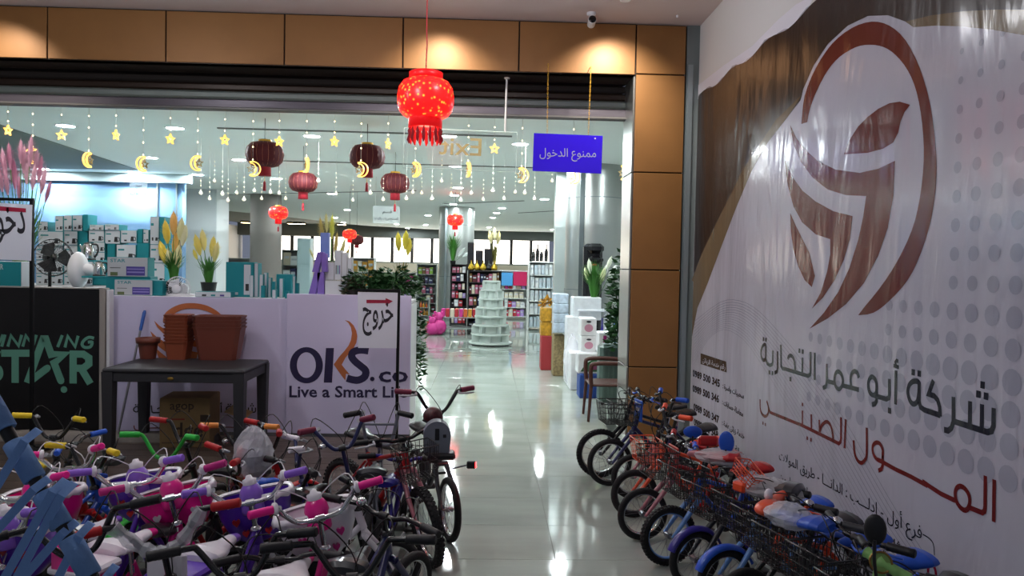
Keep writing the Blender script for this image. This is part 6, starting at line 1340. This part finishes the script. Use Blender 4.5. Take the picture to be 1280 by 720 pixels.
# white callas and grass in an orange pot
zp = at_y(742, 387, 11.5).z; yp = 11.5
plume_bunch('flower_arrangement', 'white lilies over bright green grass in an orange pot by the steel column', 742, 387, yp, zp, ['e8ecd8', 'dfe6b8', 'f2f4ee'], [(737, 333, .22), (733, 342, .2), (757, 338, .2), (762, 328, .2), (753, 345, .26), (766, 340, .26)], spread=.28, leaves=200, lh=.55, seed=11, pot=.16, potm=mat('orange_pot', 'b0703c', .6))
tb2 = thing('side_table', 'white stand carrying the lily pot in front of the steel column', 'table', (at_y(742, 387, yp).x, yp+.1, 0)); MB().rbox((0, 0, zp-.012), (.5, .5, .024), .004, m_edge).build('table_top', tb2)
for sx in (-1, 1):
    for sy in (-1, 1): MB().box((sx*.22, sy*.22, (zp-.024)/2), (.03, .03, zp-.024), m_edge).build('leg', tb2)
bush('dark green broad-leaved plant spilling beside the gold pillar', 779, 308, 430, 9.3, .5, .17, 420, m_dgl, .11, 12)
cx, z0, w, h = wbox(728, 754, 303, 352, 12.2, .3); t = thing('massage_chair', 'black padded massage chair back in front of the steel column', 'chair', (cx+.02, 12.35, 0)); z1 = z0+h
MB().rbox((0, .05, z1/2), (w*.95, .25, z1*.98), .05, m_blk).build('backrest', t); MB().rbox((.03, -.10, z1-.10), (w*.8, .16, .16), .05, m_blk).rbox((.03, -.12, z1-.28), (w*.75, .16, .13), .05, m_blk).build('head_cushion', t); MB().box((-.02, -.205, z1-.36), (.10, .01, .03), pc('red')).build('badge', t); MB().rbox((0, -.3, .35), (w, .6, .25), .06, m_blk).build('seat', t)
# white tiered display in the aisle
pd = at_z(613, 433, 0); td = thing('tiered_display', 'white seven-tier round display stand narrowing upwards in the middle of the aisle', 'display stand', (pd.x, pd.y+.35, 0)); k = 960/pd.y
mw = mat('white_lacquer', 'ccd6d0', .35); R0 = 27/k*1.02; Ht = (433-352)/k; n = 7
MB().lathe([(R0*.86, 0), (R0*.86, .045)], mat('dark_toe', '3a3f3c', .6), 28).build('base', td)
for i in range(n+1):
    z = .05+(Ht-.05)*i/n; r = R0*(1-.60*i/n); MB().lathe([(r, z-.018), (r+.008, z), (r, z+.018)], mw, 28).build('tier_board', td)
    if i < n:
        r2 = R0*(1-.60*(i+.35)/n)*.62; MB().lathe([(r2, z+.012), (r2*.96, z+(Ht-.05)/n-.012)], mw, 24).build('drum', td)
        dv = MB()
        for a in range(6): M_ = Matrix.Rotation(a*PI/3+(.0 if i % 2 else .5), 4, 'Z'); dv.box(((r2+r)*.5*.97, 0, z+(Ht-.05)/n/2), ((r-r2)*1.0, .012, (Ht-.05)/n-.02), mw, M_)
        dv.build('dividers', td)['kind'] = 'stuff'
# ================================================================== far shelves: every pack an object of its own
def rack(label, px0, px1, pyt, y, depth, levels, frame, packs, fill=1.0, name='shelf_rack', group=None, plabel=None, pcat='pack', pname='product_pack', gap=.02, seed=1, pw=(.12, .2), zt_=None, face='front', side=None, pmin=.55):
    rnd = random.Random(seed); a = at_y(px0, 340, y); b = at_y(px1, 340, y); zt2_ = zt_ or at_y((px0+px1)/2, pyt, y).z; w = b.x-a.x; cx = (a.x+b.x)/2
    t = thing(name, label, 'shelf', (cx, y+depth/2, 0))
    for sx in (-1, 1): MB().box((sx*(w/2-.012), 0, zt2_/2), (.024, depth, zt2_), frame).build('side_panel', t)
    MB().box((0, depth/2-.01, zt2_/2), (w-.03, .015, zt2_-.02), frame).build('back_panel', t)
    for i in range(levels+1):
        z = .08+(zt2_-.10)*i/levels; MB().box((0, -.01, z), (w-.026, depth-.02, .022), frame).build('shelf_board', t)
        if i == levels and not side: continue
        hh = (zt2_-.10)/levels if i < levels else .3; x = -w/2+.04
        while x < w/2-.06:
            bw = rnd.uniform(*pw); 
            if x+bw > w/2-.02: break
            if rnd.random() < fill:
                m = packs[rnd.randrange(len(packs))]; ph = hh*rnd.uniform(pmin, .85)
                kk_ = (pname, round(bw, 2), round(ph, 2), m.name)
                def mk(bw=round(bw, 2), ph=round(ph, 2), m=m):
                    q = MB()
                    if pname == 'bottle': q.lathe([(bw*.4, 0), (bw*.42, ph*.6), (bw*.14, ph*.75), (bw*.14, ph*.85)], m, 10).lathe([(bw*.17, ph*.85), (bw*.17, ph)], m_goldp, 8)
                    else: q.rbox((0, 0, ph/2), (bw-.008, .12, ph), .006, m).box((0, -.0615, ph*.62), ((bw-.008)*.7, .002, ph*.2), m_wc if m is not m_wc else m_tp)
                    return q
                o = put(kk_, mk, pname, None, Matrix.Translation((cx+x+bw/2, y+.09, z+.0115))); tag(o, plabel, pcat, group)
            x += bw+gap*rnd.random()
    return t
m_rk = mat('black_rack', '232022', .5); m_wr = mat('white_rack', 'dfe4e2', .5); m_gr = mat('grey_rack', '9aa09e', .5)
C_ = lambda n, c: mat('pack_'+n, c, .45)
dk = [C_('black', '1e1b1f'), C_('wine', '5a1f2c'), C_('navy', '262a52'), C_('bronze', '7a5a34'), C_('rose', 'b0607a'), C_('ivory', 'cfc7b0')]
gn = [C_('green', '3f7a3a'), C_('lime', '86b040'), C_('dgreen', '2b5230')]; wt = [C_('white', 'e6eaea'), C_('snow', 'd4dcdf'), C_('ice', 'c3d3dc')]; pk = [C_('pink', 'c9388a'), C_('lilacp', 'a98fce'), C_('red', 'b02a34'), C_('ivory', 'cfc7b0'), C_('white', 'e6eaea')]
bl = [C_('sky', '4f9bd6')]; cr_ = [C_('cerise', 'c21a56')]; og = [C_('orange', 'c8602c'), C_('amber', 'c9912c'), C_('red', 'b02a34')]
rack('black rack of dark perfumes left of the white tiered stand', 585, 627, 338, 19.6, .4, 5, m_rk, dk, group='packs on the black perfume rack', plabel='dark perfume pack on the black rack behind the tiered stand', seed=2, pw=(.06, .11))
rack('dark rack of small gift goods set left of the perfume rack', 563, 584, 330, 21.3, .4, 7, m_rk, dk+pk, group='gift packs on the dark left rack', plabel='small mixed gift pack on the dark rack beside the steel column', seed=3, pw=(.06, .12))
for i, px in enumerate((589, 596, 604, 611, 618)):
    p = at_y(px, 337, 19.7); t = thing('gift_bottle', 'round gold-topped gift bottle standing on the black rack', 'bottle', (p.x, 19.75, at_y(606, 338, 19.6).z), group='gold-topped bottles on the black rack'); MB().lathe([(.0001, 0), (.07, .01), (.085, .07), (.05, .14), (.015, .18), (.012, .25), (.0001, .26)], (mat('gold_glass', 'c9a83a', .25, .6), m_blk)[i % 2 if i > 1 else 0], 16).build('body', t)
for i, (a, b, c_) in enumerate(((584, 593, 303), (594, 604, 313), (605, 615, 311))): gbox(['tallest black gift case on the black rack', 'middle black gift case on the black rack', 'right black gift case on the black rack'][i], a, b, c_, 338, 19.95, .15, m_blk, 'gift_case', 'box')
rack('rack with green packs at the rear left of the steel column', 521, 546, 330, 25.5, .4, 5, m_gr, gn+dk, group='packs on the green-packed rear rack', plabel='small pack on the grey rear rack beside the steel column', seed=4, pw=(.09, .14))
rack('low grey rack with orange bottles at the rear left', 523, 537, 374, 24.2, .3, 2, m_gr, og, group='orange bottles low at the rear', plabel='small orange bottle on the low rear rack', pname='bottle', pcat='bottle', seed=5, pw=(.07, .1))
rack('white rear rack of pink and lilac packs behind the tiered stand', 625, 660, 338, 24.5, .4, 5, m_wr, pk, group='pink and lilac packs at the rear', plabel='small pink or lilac pack on the white rear rack', seed=6, pw=(.1, .16))
gbox('sky blue boxed set stacked high behind the tiered stand', 624.5, 641, 341, 357, 24.40, .2, bl[0], 'gift_case', 'box'); gbox('cerise boxed set beside the sky blue one', 641.5, 659, 340, 357, 24.40, .2, cr_[0], 'gift_case', 'box')
rack('white shelf run packed with white goods on the right of the aisle', 661, 700, 327, 20.5, .5, 5, m_wr, wt, group='white packs on the right shelf run', plabel='white pack on the right-hand white shelf run', seed=7, pw=(.08, .13), pmin=.75)
for i, px in enumerate((667, 672, 677, 683)):
    t = thing('dark_bottle', 'tall dark bottle on top of the right white shelf run', 'bottle', (at_y(px, 327, 20.6).x, 20.7, at_y(680, 327, 20.5).z), group='dark bottles on the right shelf run'); h = .35+.12*(i % 2); MB().lathe([(.0001, 0), (.05, 0), (.05, h*.6), (.02, h*.75), (.02, h)], m_blk, 12).build('body', t)
rack('long rear shelf of mixed pink and white packs under the windows', 440, 520, 340, 27.0, .4, 3, m_gr, pk+wt, group='mixed packs under the rear windows', plabel='small pack on the long rear shelf under the windows', seed=8, pw=(.16, .26))
rack('rear shelf of white and red packs left of the grey column', 248, 312, 322, 26.5, .4, 4, m_wr, wt+[C_('red', 'b02a34')], group='white and red packs at the rear left', plabel='white or red pack on the rear left shelf', seed=9, pw=(.18, .3))
rack('rear shelf of dark and yellow packs right of the grey column', 352, 384, 312, 25.0, .4, 4, m_gr, dk+[C_('amber', 'c9912c'), C_('white', 'e6eaea')], group='dark packs right of the grey column', plabel='dark or yellow pack on the shelf right of the grey column', seed=10, pw=(.14, .24))
rack('rear shelf of yellow packs above the dark bush', 438, 468, 322, 24.6, .4, 4, m_wr, [C_('amber', 'c9912c'), C_('ivory', 'cfc7b0')], group='yellow packs above the bush', plabel='yellow pack on the rear shelf above the dark bush', seed=11, pw=(.14, .22))
rack('white and pale rear shelf between steel column and perfume rack', 700, 712, 330, 16.5, .4, 5, m_wr, wt, group='white packs beside the pale edge panel', plabel='white pack beside the pale edge panel', seed=12, pw=(.08, .12))
# pale blue wardrobe at the rear, low toy bin, toys
cx, z0, w, h = wbox(371, 388, 298, 340, 23.0, .4); t = thing('display_cabinet', 'pale blue-white double cabinet right of the grey column', 'cabinet', (cx, 23.2, 0)); H = z0+h
MB().rbox((0, 0, H/2), (w, .4, H), .01, mat('pale_cabinet', 'b7d2d6', .4)).build('body', t); MB().rbox((0, -.21, H*.83), (w*.9, .02, H*.30), .005, mat('pale_cabinet')).build('door', t); MB().rbox((0, -.21, H*.36), (w*.9, .02, H*.55), .005, mat('pale_cabinet')).build('door', t)
tbn = thing('toy_bin', 'low wire bin of small orange and pink packs before the dark rack', 'bin', (at_y(573, 405, 18.8).x, 19.1, 0)); wb_ = .95
for z in (.15, .42): MB().rbox((0, 0, z), (wb_, .6, .02), .004, m_gr).build('shelf_board', tbn)
for sx in (-1, 1):
    for sy in (-1, 1): MB().box((sx*wb_/2, sy*.3, .25), (.02, .02, .5), m_stl).build('post', tbn)
rnd = random.Random(8)
for i in range(16):
    bx_, by_ = (i % 8-3.5)*.11, (-.2 if i < 8 else 0); m = (og+pk)[rnd.randrange(8)]
    o = put(('tb', m.name), lambda m=m: MB().rbox((0, 0, .10), (.09, .12, .2), .01, m), 'toy_pack', None, Matrix.Translation((tbn.location.x+bx_, 19.1+by_, .43))); tag(o, 'small bright pack standing in the low wire bin', 'pack', 'small packs in the wire bin')
for i, (px, py, m, s_) in enumerate(((541, 392, pk[0], .16), (548, 400, pk[0], .2), (545, 409, pk[0], .17), (537, 398, og[2], .12), (552, 390, wt[0], .14))):
    p = at_y(px, py, 18.6+.1*i); t = thing('plush_toy', ['round pink toy, top left of the pink heap', 'biggest pink toy of the heap by the far bush', 'lowest pink toy of the heap', 'small red toy left of the pink heap', 'white toy behind the pink heap'][i], 'toy', (p.x, p.y, 0)); MB().ball((0, 0, s_), s_, m, 14).build('body', t); MB().ball((0, 0, s_*2.2), s_*.6, m, 12).ball((-s_*.4, 0, s_*2.7), s_*.2, m, 8).ball((s_*.4, 0, s_*2.7), s_*.2, m, 8).build('head', t)
plume_bunch('grass_plant', 'bright green grass plant on the dark rack in front of the steel column', 566, 336, 21.2, at_y(566, 332, 21.3).z, ['dfe8e4'], [(577, 315, .3), (583, 318, .25)], spread=.36, leaves=200, lh=.75, seed=14)
plume_bunch('flower_arrangement', 'pale cream plume bunch rising from the black rack', 618, 330, 20.1, at_y(606, 338, 19.6).z, ['d9cf9c', 'e3dcb4'], [(613, 296, .35), (618, 292, .35), (623, 297, .35)], leafm=mat('olive_leaf'), spread=.2, leaves=90, lh=.6, seed=15)
# hanging clear notices
for px0, px1, py0, py1, y, s1_, s2_, nm in ((162, 184, 224, 248, 15.4, 'ممنوع', 'دخول', 'clear notice with dark lettering hanging before the blue wall'), (466, 500, 258, 279, 15.5, 'قسم', 'المستحضرات والهدايا', 'clear notice with dark Arabic lettering hanging beside the lanterns')):
    a = at_y(px0, py1, y); b = at_y(px1, py0, y); t = thing('hanging_notice', nm, 'sign', ((a.x+b.x)/2, y, (a.z+b.z)/2)); w, h = b.x-a.x, b.z-a.z
    MB().rbox((0, 0, 0), (w, .006, h), .001, mat('hazy_acrylic', 'e8f0f2', .15, alpha=.25)).build('pane', t)
    mb = MB(); put_text(mb, arabic(s1_), (-w*.14, h*.1), (w*.2, h*.1), h*.25, m_kb, lambda u, v, l: (u, -.004-l, v)); put_text(mb, arabic(s2_), (-w*.44, -h*.28), (w*.44, -h*.28), h*.22, m_kb, lambda u, v, l: (u, -.004-l, v)); mb.build('sign_lettering', t)
    for sx in (-1, 1): MB().tube([(sx*w*.4, 0, h/2), (sx*w*.4, 0, ZS-t.location.z)], .003, m_wire, 4).build('wire', t)

for px, y, zt_, l in ((413, 8.5, 1.30, 'white plinth behind the perfume boxes carrying cream pampas'), (502, 9.2, 1.2, 'white plinth behind the bushes carrying two yellow plumes')):
    t = thing('display_plinth', l, 'plinth', (at_y(px, 350, y).x, y, 0)); MB().rbox((0, 0, zt_/2-.002), (.3, .3, zt_-.004), .006, m_edge).build('body', t)

p = at_y(714, 455, 11.1); t = thing('plastic_film', 'crumpled clear film spilling from the white packs to the floor', 'plastic film', (p.x, 11.05, 0)); o = bag_mb(31, .12, .10, .38); o.mats = [m_wrap]; o.build('film', t, (0, 0, .38))
